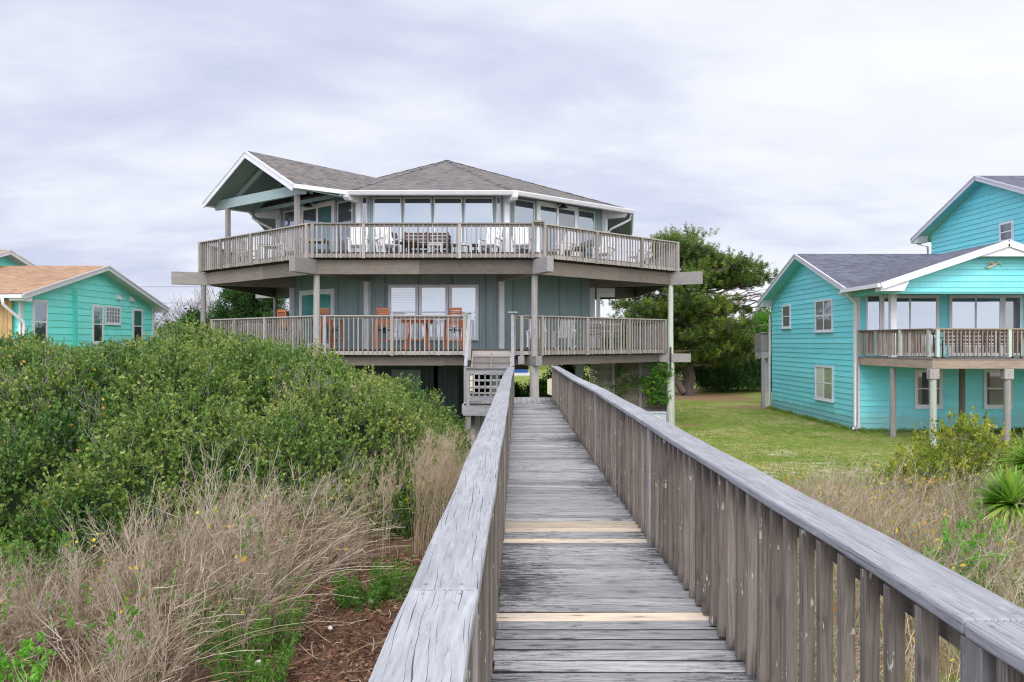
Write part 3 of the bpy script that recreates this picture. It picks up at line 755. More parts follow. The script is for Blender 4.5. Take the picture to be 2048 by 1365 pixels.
def build_house():
    root = thing('beach_house', 'grey-green octagonal two-storey beach house with wraparound timber decks and brown shingle roof', 'house', (HC.x, HC.y, 0))
    R_LW, R_UW, R_E, R_UD, R_LD = 6.71, 7.25, 8.11, 10.25, 9.8
    # ---- walls
    def octwall(R, z0, z1, name):
        m = MB()
        for i in range(8):
            a, b = ov(R, i), ov(R, i + 1); F = frame_axes(a, b); fquad(m, F[0], F[1], F[2], 0, F[3], z0, z1, 0)
        return m.build(name, M['sage'], root)
    octwall(R_LW, ZL - .5, 5.9, 'lower_wall'); octwall(R_UW, ZU - .3, 8.72, 'upper_wall')
    # trim board joint across the lower wall
    m = MB()
    for i in (2, 3, 4):
        a, b = ov(R_LW, i), ov(R_LW, i + 1); F = frame_axes(a, b); fbox(m, F[0], F[1], F[2], .1, F[3] - .1, 5.27, 5.30, 0, .012)
    m.build('band_trim', M['sagetrim'], root)
    # white corner posts
    for R, z0, z1 in ((R_LW, ZL, 5.5), (R_UW, ZU, 8.5)):
        for i in (1, 2, 3, 4, 5, 6):
            a = math.radians(ANG[i]); c = Vector((*ov(R + .06, i), 0)); rad = Vector((math.sin(a), -math.cos(a), 0)); tan = Vector((math.cos(a), math.sin(a), 0))
            MB().obox(c + Vector((0, 0, (z0 + z1) / 2)), (tan, rad, (0, 0, 1)), (.20, .17, z1 - z0), 2).build('corner_post', M['white'], root, bevel=.01)
    # white beam tails carrying the eaves
    for i in (2, 4, 3, 5):
        a = math.radians(ANG[i]); rad = Vector((math.sin(a), -math.cos(a), 0))
        c = HC + rad * (R_UW + .42); z = 8.22
        t = Vector((math.cos(a), math.sin(a), 0)); q = []
        m = MB()
        pr = [(-.30, 8.12), (.42, 8.12), (.52, 8.20), (.56, 8.40), (-.30, 8.46)]
        pts = [c + rad * x + t * -.10 + Vector((0, 0, zz)) for x, zz in pr]
        m.prism(pts, t * .20); m.build('beam_tail', M['white'], root)
    # ---- roof
    apex = Vector((-2.87, 35.3, 11.2)); ze = 8.42
    ev = [Vector((*ov(R_E, i, EAVE), ze)) for i in range(8)]
    m = MB(); u = MB()
    for i in range(8):
        a, b = ev[i], ev[(i + 1) % 8]
        e = (b - a).normalized(); nrm = e.cross(apex - a).normalized(); up = nrm.cross(e)
        o_ = random.uniform(0, 5)
        m.face([a, b, apex], 0, [((p - a).dot(e) + o_, (p - a).dot(up)) for p in (a, b, apex)])
        dz = Vector((0, 0, -.15)); ap2 = apex + dz
        u.face([b + dz, a + dz, ap2], 0)
        u.face([a + dz, b + dz, b - Vector((0, 0, .006)), a - Vector((0, 0, .006))], 0 if i == 2 else 1)
    roof = m.build('roof', M['roof_brown'], root)
    u.build('soffit', [M['soffit'], M['fascia']], roof)
    m = MB()                                           # hip cap strips
    for i in (1, 2, 3, 4, 5, 6):
        a = ev[i]; d = (apex - a); t = Vector((d.y, -d.x, 0)).normalized()
        nn = 30
        for k in range(nn):
            p = a + d * (k / nn); q = a + d * ((k + .96) / nn)
            lift = Vector((0, 0, .022 + .008 * (k % 2)))
            for sd in (-1, 1):
                w = t * sd * .15 + Vector((0, 0, -.03))
                f = [p + lift, q + lift, q + w + lift, p + w + lift]
                m.face(f if sd > 0 else f[::-1], 0, [(k * .3, .02), (k * .3 + .25, .02), (k * .3 + .25, .13), (k * .3, .13)])
    m.build('hip_cap', M['roof_brown'], roof)
    for i in range(1, 6):                              # gutters
        a, b = ev[i], ev[i + 1]; F = frame_axes((a.x, a.y), (b.x, b.y)); P0, s, n, L = F
        if i == 2: continue                            # the porch roof takes over here
        m = MB()
        pr = [(0.004, ze - .13), (.075, ze - .13), (.125, ze - .02), (.125, ze + .015), (0.004, ze + .015)]
        pts = [P0 + s * (-.03) + n * x + Vector((0, 0, z)) for x, z in pr]
        m.prism(pts[::-1], s * (L + .06)); m.build('gutter', M['white'], roof)
    # ---- gabled porch roof running out over the left deck
    ax = Vector((.629, .777, 0)); fa = Vector((.777, -.629, 0))      # along the ridge (inwards), across (to the right)
    g0 = Vector((-9.42, 28.3, 9.97)); hw = 2.81; zE = 8.42; Lr = 6.7
    RE, LE = g0 + fa * hw, g0 - fa * hw; RE.z = LE.z = zE
    m = MB(); sf = MB()
    for sgn, E in ((1, RE), (-1, LE)):
        slope = (E - g0); sl = slope.length; sd = slope.normalized()
        q = [E, E + ax * (3.6), g0 + ax * Lr, g0] if sgn > 0 else [g0, g0 + ax * Lr, E + ax * 3.6, E]
        m.face(q, 0, [((p - E).dot(ax), sl - (p - g0).dot(sd)) for p in q])
        dn = Vector((0, 0, -.13)); q2 = [p + dn for p in q][::-1]; sf.face(q2, 0)
    pr = m.build('porch_roof', M['roof_brown'], root); sf.build('soffit', M['soffit'], pr)
    m = MB()
    for E in (RE, LE):
        m.beam(g0 - ax * .02 + Vector((0, 0, -.13)), E - ax * .02 + Vector((0, 0, -.10)), .04, .24)
        m.beam(g0 - ax * .045 + Vector((0, 0, -.04)), E - ax * .045 + Vector((0, 0, -.01)), .03, .07)
    m.build('fascia', M['fascia'], pr)
    m = MB()
    for E, e2 in ((RE, Vector((*ov(R_E, 3), zE))), (LE, LE + ax * 2.3)):
        m = MB(); m.beam(E + Vector((0, 0, -.055)) - ax * .03, e2 + Vector((0, 0, -.055)), .13, .14)
        m.build('gutter', M['white'], pr)
    pc = g0 + ax * .5
    def gp(sv, z, off=0.0): return Vector((pc.x + fa.x * sv + ax.x * off, pc.y + fa.y * sv + ax.y * off, z))
    m = MB(); m.beam(gp(-2.75, 8.36), gp(2.75, 8.36), .12, .34); m.build('tie_beam', M['sagetrim'], pr)
    for sg in (-1, 1):
        m = MB(); m.beam(gp(sg * 2.6, 8.34, .4), gp(0.05 * sg, 9.62, .4), .09, .18); m.build('rafter', M['sagetrim'], pr)
    for k in (1.6, 2.7):
        m = MB()
        for sg in (-1, 1): m.beam(gp(sg * 2.75, 8.30, k), gp(0.05 * sg, 9.68, k), .09, .14)
        m.build('rafter', M['soffit'], pr)
    for sv in (2.3, -1.95):
        p = gp(sv, 0); MB().obox((p.x, p.y, (ZU + 8.2) / 2), (fa, ax, (0, 0, 1)), (.15, .15, 8.2 - ZU), 2).build('porch_post', M['post'], pr, bevel=.01)
    # ---- upper windows and doors
    Ff = frame_axes(ov(R_UW, 3), ov(R_UW, 4))
    def W(F, pa, pb, pxa, pxb, yt, z0, **k):
        s0, Ya = s_at(pxa, pa, pb); s1, Yb = s_at(pxb, pa, pb)
        z1 = zat(yt, (Ya + Yb) / 2) if yt is not None else k.pop('z1')
        return window(root, F, s0, s1, z0, z1, **k)
    a, b = ov(R_UW, 3), ov(R_UW, 4)
    for x0, x1 in ((747, 803), (808, 863), (868, 924), (929, 986)):
        W(Ff, a, b, x0, x1, 396, ZU + .12, fw=.035, frame='white', d=.05, name='picture_window')
    for x0, x1 in ((724, 735), (993, 1001)):
        W(Ff, a, b, x0, x1, 394, ZU + .12, fw=.035, frame='white', d=.04, glass='glass_dim', name='side_window')
    a, b = ov(R_UW, 4), ov(R_UW, 5); F = frame_axes(a, b)
    W(F, a, b, 1027, 1067, 401, ZU + .12, fw=.04, frame='white', glass='glass', name='picture_window')
    W(F, a, b, 1154, 1188, 422, ZU + .12, fw=.04, frame='white', glass='glass', name='picture_window')
    W(F, a, b, 1072, 1153, 409, ZU + .01, fw=.17, cols=2, glass=['glass', 'glass_dim'], name='sliding_door', sill=False, d=.07, bar=.05, frame='doorwhite')
    a, b = ov(R_UW, 2), ov(R_UW, 3); F = frame_axes(a, b)
    W(F, a, b, 677, 707, 403, ZU + .12, fw=.04, frame='white', glass='glass_dim', name='picture_window')
    W(F, a, b, 570, 594, 422, ZU + .12, fw=.04, frame='white', glass='glass', name='picture_window')
    W(F, a, b, 604, 671, 408, ZU + .01, fw=.17, cols=2, glass=['glass_dim', 'glass_teal'], name='sliding_door', sill=False, d=.07, bar=.06, frame='doorwhite')
    # ---- lower windows and door
    a, b = ov(R_LW, 3), ov(R_LW, 4); F = frame_axes(a, b)
    for x0, x1, g_ in ((777, 837, 'blind'), (838, 897, 'shade'), (898, 957, 'shade')):
        W(F, a, b, x0, x1, 570, 3.28, fw=.11, rows=2, glass=['dimblind' if x0 < 0 else g_, g_], frame='vinyl', name='double_hung_window', bar=.025, d=.07)
    a, b = ov(R_LW, 2), ov(R_LW, 3); F = frame_axes(a, b)
    W(F, a, b, 601, 670, 580, ZL + .01, fw=.19, cols=2, glass=['glass_dim', 'glass_teal'], name='sliding_door', sill=False, d=.07, bar=.05, frame='doorwhite')
    # ---- barn lamps
    for (pa, pb, px, py) in ((ov(R_UW, 2), ov(R_UW, 3), 633, 409), (ov(R_UW, 4), ov(R_UW, 5), 1112, 411)):
        sv, Y = s_at(px, pa, pb); F = frame_axes(pa, pb); z = zat(py, Y)
        c = F[0] + F[1] * sv; n = F[2]; m = MB()
        cc = c + n * .06 + Vector((0, 0, z)); m.tube([c + n * .002 + Vector((0, 0, z)), cc], .085, 10)
        m.tube([cc, cc + n * .12 + Vector((0, 0, .05)), cc + n * .24 + Vector((0, 0, .05)), cc + n * .30 + Vector((0, 0, .0))], .018, 6)
        t = c + n * .37 + Vector((0, 0, z - .03))
        m.tube([t + Vector((0, 0, .05)), t + Vector((0, 0, .0)), t + Vector((0, 0, -.09)), t + Vector((0, 0, -.11))], [.03, .06, .17, .18], 12)
        m.build('wall_lamp', M['black'], root)
    # ---- decks
    def deck(R, zf, zb, gap=None):
        V = [Vector((*ov(R, i), zf)) for i in range(8)]
        m = MB(); m.prism(V, (0, 0, -.04), 0, ((1, 0, 0), (0, 1, 0))); fl = m.build('deck', M['beam'], root)
        for i in (1, 2, 3, 4, 5):
            a, b = ov(R - .20, i), ov(R - .20, i + 1); F = frame_axes(a, b); P0, s, n, L = F
            m = MB(); half = L * random.uniform(.45, .62)
            fbox(m, P0, s, n, .12, half, zb, zf - .235, -.09, 0); fbox(m, P0, s, n, half + .004, L - .12, zb + .004, zf - .235, -.09, -.004)
            m.build('rim_beam', M['beam'], fl)
        m = MB()
        for i in (6, 7, 0):
            a, b = ov(R, i), ov(R, i + 1); F = frame_axes(a, b); fbox(m, F[0], F[1], F[2], .05, F[3] - .05, zb, zf - .042, -.05, 0)
        m.build('rim_board', M['beam'], fl); m = MB()
        for i in (1, 2, 3, 4, 5):
            for k in range(1, 8):
                r2 = R - .22 - k * .42
                if r2 < 6.75: break
                a, b = ov(r2, i), ov(r2, i + 1); m.beam((*a, zf - .15), (*b, zf - .15), .045, .2)
        m.build('joist', M['beam'], fl)
        return fl
    du = deck(R_UD, ZU, 5.39); dl = deck(R_LD, ZL, 2.42)
    for i, ru, rl in ((1, 11.2, 10.7), (2, 11.25, 10.6), (3, 11.2, 10.3), (4, 11.2, 10.3), (5, 11.2, 10.75), (6, 10.1, 9.7)):
        a = math.radians(ANG[i]); rad = Vector((math.sin(a), -math.cos(a), 0))
        for dk, R, z0, z1 in ((du, ru, 5.38, 5.86), (dl, rl, 2.42, 2.745)):
            m = MB(); m.beam(HC + rad * 6.3 + Vector((0, 0, (z0 + z1) / 2)), HC + rad * R + Vector((0, 0, (z0 + z1) / 2)), .22, z1 - z0)
            m.build('radial_beam', M['post'], dk, bevel=.01)
    for i, R in ((1, 10), (2, 10.12), (3, 9.9), (4, 9.9), (5, 9.98)):
        x, y = ov(R, i); m = MB()
        low = 2.42 if i != 3 else 2.42
        m.tube([(x, y, low + .01), (x, y, 4), (x + .01, y, 5.375)], [.115, .105, .10], 10)
        m.tube([(x, y, -.3), (x, y, 1.2), (x, y, 2.415)], [.165, .155, .15], 12)
        m.build('support_post', [M['post']] if i != 5 else [M['greenpost']], root, smooth=False)
    m = MB()                                           # splice strap with bolts down the right post
    x, y = ov(9.98, 5); m.box(x - .07, x + .0, y - .18, y - .162, 1.95, 3.0)
    for k in range(6): m.tube([(x - .035, y - .20, 2.02 + k * .18), (x - .035, y - .175, 2.02 + k * .18)], .03, 8)
    m.build('post_strap', M['black'], root)
    # upper railing
    zt = 7.02
    for i, posts in ((1, (.25, .5, .75, .985)), (2, (.012, .23, .52, .985)), (3, (.012, .235, .655, .975)), (4, (.03, .37, .70, .99)), (5, (.01, .33, .66))):
        deck_railing(root, ov(R_UD, i), ov(R_UD, i + 1), ZU, zt, 5.895, posts, (.04, .04))
    p = ov(R_UD + .05, 4); MB().box(p[0] - .17, p[0] + .17, p[1] - .10, p[1] + .24, zt + .006, zt + .07).build('post_cap', M['rail'], root)
    # lower railing, open at the stairs
    zt = 4.066
    for i, posts in ((1, (.3, .6, .9)), (2, (.012, .26, .55, .985)), (4, (.05, .36, .68, .985)), (5, (.012, .4, .7))):
        deck_railing(root, ov(R_LD, i), ov(R_LD, i + 1), ZL, zt, 2.755, posts, (.04, .04))
    A, B = Vector((*ov(R_LD, 3), 0)), Vector((*ov(R_LD, 4), 0)); y = A.y
    deck_railing(root, (A.x, y), (-1.50, y), ZL, zt, 2.755, (.045, .5, .99), (.03, 0))
    deck_railing(root, (.02, y), (B.x, y), ZL, zt, 2.755, (.08, .45), (0, .03))
    # ---- stairs up from the landing
    st = MB(); zl = EYE - 1.73; x0, x1 = -1.30, -.03; n = 7; yb, ye = 24.25, y - .03
    rise = (ZL - zl) / (n + 1)
    for k in range(n):
        yy = yb + (ye - yb) * k / n; z = zl + rise * (k + 1)
        st.box(x0, x1, yy, yy + .29, z - .04, z)
        if k >= n - 2: st.box(x0 + .02, x1 - .02, yy + .03, yy + .055, z - rise + .002, z - .042)
    st.box(x0, x1, ye - .02, ye + .02, ZL - .2, ZL - .045)
    stairs = st.build('stairs', M['rail'], root)
    for x in (x0 + .02, (x0 + x1) / 2, x1 - .02):
        m = MB(); m.beam((x, yb, zl - .02), (x, ye, ZL - .22), .045, .24); m.build('stringer', M['rail'], stairs)
    for x in (x0 - .08, x1 + .05):
        m = MB(); m.beam((x, 23.75, EYE - .74), (x, y - .08, EYE + .92), .10, .05)
        m.build('handrail', M['cap'], stairs)
        m = MB(); m.box(x - .05, x + .05, y - .12, y - .02, 2.6, EYE + .93, grain=2); m.box(x - .05, x + .05, 23.7, 23.8, 1.4, EYE - .76, grain=2); m.build('newel_post', M['rail'], stairs)
        m = MB(); m.box(x - .16, x + .16, y - .2, y + .08, EYE + .945, EYE + .975); m.build('newel_cap', M['greenpost'], stairs)
    MB().box(.20, .40, y - .14, y - .06, 2.47, 2.74).build('junction_box', M['concrete'], root)
    # ---- ground floor store between the pilings
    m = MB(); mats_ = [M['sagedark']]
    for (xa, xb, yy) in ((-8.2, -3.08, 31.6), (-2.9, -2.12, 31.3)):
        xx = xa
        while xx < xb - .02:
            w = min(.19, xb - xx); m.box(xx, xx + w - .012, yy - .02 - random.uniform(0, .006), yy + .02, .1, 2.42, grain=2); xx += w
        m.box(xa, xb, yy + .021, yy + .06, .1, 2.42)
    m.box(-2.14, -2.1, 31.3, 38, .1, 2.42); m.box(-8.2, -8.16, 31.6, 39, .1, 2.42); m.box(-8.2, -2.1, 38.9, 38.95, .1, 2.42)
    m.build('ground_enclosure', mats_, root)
    m = MB(); m.box(-4.75, -3.6, 31.52, 31.57, .1, 2.1, grain=2)
    for k in range(6): m.box(-4.72 + k * .19, -4.55 + k * .19, 31.50, 31.525, .15, 2.06, grain=2)
    m.build('store_door', M['sagetrim'], root)
    m = MB()
    for i in range(8):
        x, y_ = ov(6.2, i)
        if i in (3,): continue
        m = MB(); m.box(x - .16, x + .16, y_ - .16, y_ + .16, -.2, 2.6, grain=2); m.build('pier', M['sagetrim'], root)
    MB().box(-.2, .6, 28.9, 29.2, 2.2, 2.42).build('girder', M['darkwood'], root)
    # ---- lattice screen under the right side of the deck
    xa, ya = 3.15, 32.15; xb, yb_ = 6.0, 30.95
    F = frame_axes((xa, ya), (xb, yb_)); P0, s, n, L = F
    def lattice(s0, s1, z0, z1, mat):
        m = MB(); w = .045 if mat == 'rail' else .062; pit = .088
        x = s0
        while x < s1: fbox(m, P0, s, n, x, x + w, z0, z1, 0, .012, grain=2); x += pit
        z = z0
        while z < z1: fbox(m, P0, s, n, s0, s1, z, z + w, .013, .025, grain=0); z += pit
        return m.build('lattice_panel', M[mat], root)
    lattice(.0, .95, .15, 2.42, 'rail'); lattice(1.0, 2.05, .15, 2.42, 'beam'); lattice(2.1, L, .15, 2.42, 'beam')
    for f in (.975, 2.075):
        m = MB(); fbox(m, P0, s, n, f - .06, f + .06, -.2, 2.42, .026, .11, grain=2); m.build('lattice_post', M['post'], root)
    m = MB(); fbox(m, P0, s, n, 0, L, .02, .16, .026, .07); m.build('skirt_board', M['beam'], root)
    F2 = frame_axes((6.0, 30.95), (6.3, 37)); m = MB()
    x = 0
    P0, s, n, L = F2
    while x < L: fbox(m, P0, s, n, x, x + .045, .15, 2.42, 0, .012, grain=2); x += .1
    z = .15
    while z < 2.4: fbox(m, P0, s, n, 0, L, z, z + .045, .013, .025, grain=0); z += .1
    m.build('lattice_panel', M['beam'], root)
    # ---- downspouts
    def pipe(pts, r=.05): return MB().tube(pts, r, 8).build('downspout', M['white'], root, smooth=True)
    e = ev[5]; w_ = ov(R_UW + .22, 5)
    pipe([(e.x + .02, e.y + .2, 8.3), (e.x - .02, e.y + .2, 8.08), (e.x - .25, e.y + .2, 7.95), (w_[0] + .1, w_[1], 7.72), (w_[0], w_[1], 7.60), (w_[0], w_[1], ZU)])
    e = ev[2]; w_ = ov(R_UW + .22, 2)
    pipe([(e.x + .02, e.y + .15, 8.32), (e.x + .04, e.y + .12, 8.12), (e.x + .25, e.y + .1, 7.97), (w_[0] - .1, w_[1], 7.72), (w_[0], w_[1], 7.60), (w_[0], w_[1], ZU)])
    # white beam stub by the right corner of the lower floor
    MB().box(3.55, 4.15, 32.3, 32.42, 5.0, 5.36).build('beam_stub', M['white'], root)
    MB().box(3.42, 3.56, 32.28, 32.44, ZL, 5.36, grain=2).build('corner_post', M['white'], root)
    # slab
    m = MB(); m.prism([Vector((*ov(7.6, i), .12)) for i in range(8)], (0, 0, -.3)); m.build('slab', M['concrete'], root)
    return root
# ------------------------------------------------------------------ neighbours
def gable_roof_x(root, x0, x1, yc, yh, ze, zp, mat, over_mats=('fascia', 'tealsoffit'), th=.16, name='roof', soff='tealsoffit', face='both', g_end=-1):
    """gabled roof, ridge along X; eaves at yc +- yh"""
    m = MB(); sf = MB(); sl = math.hypot(yh, zp - ze)
    for sg in (-1, 1):
        e0, e1 = Vector((x0, yc + sg * yh, ze)), Vector((x1, yc + sg * yh, ze)); r0, r1 = Vector((x0, yc, zp)), Vector((x1, yc, zp))
        q = [e0, e1, r1, r0] if sg < 0 else [e1, e0, r0, r1]
        m.face(q, 0, [(p.x, 0 if p.z < zp - 1e-4 else sl) for p in q])
        d = Vector((0, 0, -th)); sf.face([p + d for p in q][::-1], 0)
    r = m.build(name, M[mat], root); sf.build('soffit', M[soff], r)
    m = MB()
    xe = x0 if g_end < 0 else x1
    for sg in (-1, 1):
        m.beam((xe - g_end * .0, yc + sg * (yh + .0), ze - .10), (xe, yc, zp - .10), .045, .20)
        m.beam((xe + g_end * .03, yc + sg * (yh + .02), ze - .02), (xe + g_end * .03, yc, zp - .02), .03, .06)
        # boxed eave return
        m.prism([(xe - g_end * .02, yc + sg * yh, ze - .02), (xe - g_end * .02, yc + sg * (yh - .62), ze + .10), (xe - g_end * .02, yc + sg * (yh - .55), ze - .26), (xe - g_end * .02, yc + sg * yh, ze - .24)], (-g_end * .5, 0, 0))
    m.build('fascia', M['fascia'], r)
    m = MB(); m.box(x0, x1, yc - yh - .10, yc - yh - .002, ze - .15, ze - .03); m.build('gutter', M['white'], r)
    m = MB(); m.box(x0, x1, yc + yh + .002, yc + yh + .10, ze - .15, ze - .03); m.build('gutter', M['white'], r)
    return r

def build_right():
    root = thing('teal_house', 'turquoise lap-sided two-storey house with slate grey roofs and raised timber deck', 'house', (16, 32, 0))
    X0 = 12.6; Y0, Y1 = 29.3, 38.75; yc = 34.2
    # gable wall facing the boardwalk, and the front wall
    FL = frame_axes((X0, Y1), (X0, Y0)); L = FL[3]
    m = MB(); lap_siding(m, FL, [(0, -.05), (L, -.05), (L, 5.14), (Y1 - yc, 6.86), (0, 5.14)])
    FF = frame_axes((X0, Y0), (27, Y0))
    lap_siding(m, FF, [(0, -.05), (14.4, -.05), (14.4, 5.0), (0, 5.0)])
    m.build('wall', M['teal'], root)
    m = MB(); m.box(X0 + .0, 27, Y0 + .03, Y0 + .12, -.4, .05); m.build('skirt_board', M['beam'], root)
    for nm, (x, y) in (('corner_board', (X0, Y0)),):
        m = MB(); m.box(x - .05, x + .13, y - .05, y - .024, 0, 5.0, grain=2); m.box(x - .05, x - .024, y - .024, y + .13, 0, 5.0, grain=2); m.build(nm, M['white'], root)
    gable_roof_x(root, X0 - .5, 20.4, yc, 5.15, 5.16, 6.96, 'roof_grey')
    # taller block behind, its gable to the left
    X2 = 20.3; F2 = frame_axes((X2, 38.7), (X2, 29.6)); L2 = F2[3]
    m = MB(); lap_siding(m, F2, [(0, 4.5), (L2, 4.5), (L2, 8.4), (38.7 - yc, 10.16), (0, 8.36)], .22); lap_siding(m, frame_axes((X2, 29.6), (28, 29.6)), [(0, 4.5), (7.7, 4.5), (7.7, 8.36), (0, 8.36)], .22); m.build('upper_wall', M['teal'], root)
    gable_roof_x(root, X2 - .5, 28, yc, 5.5, 8.30, 10.3, 'roof_grey', name='upper_roof')
    window(root, F2, 38.7 - 33.25, 38.7 - 32.35, 7.30, 8.12, fw=.09, rows=2, glass='glass_dim')
    # porch gable facing the dune
    m = MB(); sf = MB(); xr_, zr, ye, yb = 16.2, 6.52, 26.1, 33.2
    for sg in (-1, 1):
        xe = xr_ + sg * 4.15; q = [(xe, ye, 5.12), (xr_, ye, zr), (xr_, yb, zr), (xe, yb - 3.4, 5.12)]
        if sg > 0: q = q[::-1]
        sl = math.hypot(4.15, zr - 5.12)
        m.face(q, 0, [(p[1], 0 if p[2] < 6 else sl) for p in q]); sf.face([(p[0], p[1], p[2] - .15) for p in q][::-1], 0)
    pr = m.build('porch_roof', M['roof_grey'], root); sf.build('soffit', M['fascia'], pr)
    m = MB()
    for sg in (-1, 1):
        xe = xr_ + sg * 4.15
        m.beam((xe, ye - .02, 5.02), (xr_, ye - .02, zr - .10), .04, .22)
        m.prism([(xe, ye + .01, 5.10), (xe, ye + .01, 4.86), (xe - sg * .75, ye + .01, 4.86), (xe - sg * 1.05, ye + .01, 5.42)], (0, .45, 0))
    m.prism([(xr_, ye + .005, zr - .2), (xr_ - 1.05, ye + .005, zr - .53), (xr_ + 1.05, ye + .005, zr - .53)], (0, .3, 0))
    m.build('fascia', M['fascia'], pr)
    m = MB(); m.box(xr_ - 4.27, xr_ - 4.15, ye, 29.1, 4.98, 5.11); m.build('gutter', M['white'], pr)
    FG = frame_axes((12.35, 26.55), (20.05, 26.55)); m = MB()
    lap_siding(m, FG, [(.0, 4.86), (7.7, 4.86), (7.7, 5.0), (3.85, 6.35), (0, 5.0)], .2); m.build('porch_gable', M['teal'], pr)
    m = MB(); m.box(12.35, 20.05, 26.57, 26.75, 4.80, 4.99); m.box(12.4, 12.55, 26.76, 29.2, 4.82, 5.0); m.build('porch_beam', M['tealsoffit'], pr)
    MB().box(12.4, 20, 26.8, 29.2, 5.01, 5.04).build('porch_ceiling', M['fascia'], pr)
    for x in (13.08, 19.6):
        m = MB(); m.box(x - .1, x + .1, 27.4, 27.6, 2.662, 5.008, grain=2); m.build('porch_post', M['white'], root, bevel=.01)
    # carved gull ornament on the gable
    m = MB(); c = Vector((15.98, 26.5, 5.75))
    m.tube([c + Vector((-.24, 0, .0)), c + Vector((-.10, 0, .08)), c, c + Vector((.11, 0, .09)), c + Vector((.25, 0, -.04))], [.010, .035, .045, .035, .010], 8)
    m.tube([c + Vector((-.03, -.03, -.01)), c + Vector((-.22, -.03, -.1)), c + Vector((-.3, -.03, -.08))], [.045, .04, .012], 8)
    m.build('gable_ornament', M['cream'], pr, smooth=True)
    # upper glass doors
    def wx(px): return xat(px, Y0) - X0
    window(root, FF, wx(1731), wx(1761), 2.70, 4.92, fw=.06, glass='glass', name='side_window', frame='white', sill=False)
    window(root, FF, wx(1761) + .003, wx(1877), 2.68, 4.90, fw=.11, cols=2, glass='glass', name='sliding_door', frame='white', sill=False)
    window(root, FF, wx(1897), wx(2004), 2.68, 4.90, fw=.11, cols=2, glass='glass', name='sliding_door', frame='white', sill=False)
    window(root, FF, wx(2004) + .003, wx(2043), 2.70, 4.90, fw=.09, glass='glass_dim', name='side_window', frame='white', sill=False)
    # lower windows
    for a, b in ((1828, 1884), (1966, 2024)):
        window(root, FF, wx(a), wx(b), .78, 2.20, fw=.12, rows=2, glass='glass_dim', name='double_hung_window', frame='white')
    # windows of the gable wall
    def sy(y): return Y1 - y
    window(root, FL, sy(37.2), sy(36.1), 3.82, 4.90, fw=.09, rows=2, glass='dimblind', frame='white', d=.06)
    window(root, FL, sy(33.15), sy(31.35), 3.60, 4.92, fw=.09, cols=2, rows=2, glass='dimblind', frame='white', d=.06)
    window(root, FL, sy(33.15), sy(31.3), .85, 2.25, fw=.09, cols=2, rows=2, glass=['curtain', 'dimblind'], frame='white', d=.06)
    # downspouts
    def pipe(pts): return MB().tube(pts, .055, 8).build('downspout', M['white'], root, smooth=True)
    pipe([(12.15, 29.0, 5.02), (12.2, 29.05, 4.85), (12.45, 29.1, 4.70), (12.55, 29.18, 4.55), (12.55, 29.18, .15), (12.35, 29.0, .04)])
    pipe([(12.2, 39.2, 5.0), (12.3, 39.1, 4.75), (12.5, 38.85, 4.5), (12.52, 38.85, .15), (12.3, 38.8, .04)])
    pipe([(19.9, 39.5, 8.2), (19.95, 39.3, 8.0), (20.2, 38.85, 7.8), (20.22, 38.8, 6)])
    # ---- deck
    dz = 2.66; P = [(12.66, 29.2), (13.14, 25.0), (26.5, 25.0)]
    m = MB(); m.prism([(12.66, 29.25, dz), (13.14, 25.0, dz), (26.5, 25.0, dz), (26.5, 29.25, dz)], (0, 0, -.04)); dk = m.build('deck', M['beam'], root)
    for a, b in zip(P[:-1], P[1:]):
        F = frame_axes(a, b); m = MB(); fbox(m, F[0], F[1], F[2], 0, F[3], 2.36, dz - .045, -.045, .0); m.build('rim_beam', M['rail_brown'], dk)
        posts = (.01, .28, .62, .975) if a is P[0] else (.01, .178, .358, .54, .72)
        deck_railing(root, a, b, dz, 3.62, 2.74, posts, (.03, .03), mat='rail_brown', rim=False, spacing=.135, bmat='greenpost')
    m = MB()
    for k in range(9): m.beam((13.3 + k * 1.4, 25.1, 2.5), (13.3 + k * 1.4, 29.2, 2.5), .045, .2)
    m.build('joist', M['beam'], dk)
    for x, y, mt in ((13.22, 25.12, 'greenpost'), (15.55, 25.12, 'post'), (13.0, 27.3, 'post'), (15.75, 28.0, 'beam'), (18.1, 28.0, 'greenpost'), (18.0, 25.12, 'post')):
        m = MB(); m.tube([(x, y, -.5), (x, y, 2.0), (x + .005, y, 2.31)], [.105, .10, .10], 10)
        m.build('deck_post', M[mt], root)
        if y < 26: MB().obox((x, y, 2.19), ((1, 0, 0), (0, 1, 0), (0, 0, 1)), (.30, .24, .33), 2).build('post_bracket', M['rail'], root, bevel=.02)
    # little service porch behind the house
    m = MB(); m.box(12.13, 12.62, 38.98, 39.04, 2.75, 3.62, grain=2); m.box(12.13, 12.18, 39.04, 40.0, 2.75, 3.62); m.box(12.10, 12.65, 38.9, 39.1, 3.62, 3.66)
    m.box(12.15, 12.62, 38.96, 40.0, 2.40, 2.72)
    sp = m.build('service_porch', M['post'], root)
    MB().box(12.17, 12.32, 38.95, 39.1, -.1, 2.4, grain=2).build('porch_leg', M['post'], sp)
    m = MB()
    for k in range(7): m.box(12.32 + k * .05, 12.34 + k * .05, 39.2, 39.22, .1, 2.4, grain=2)
    for k in range(24): m.box(12.3, 12.62, 39.222, 39.24, .1 + k * .095, .12 + k * .095)
    m.build('lattice_panel', M['white'], sp)
    return root

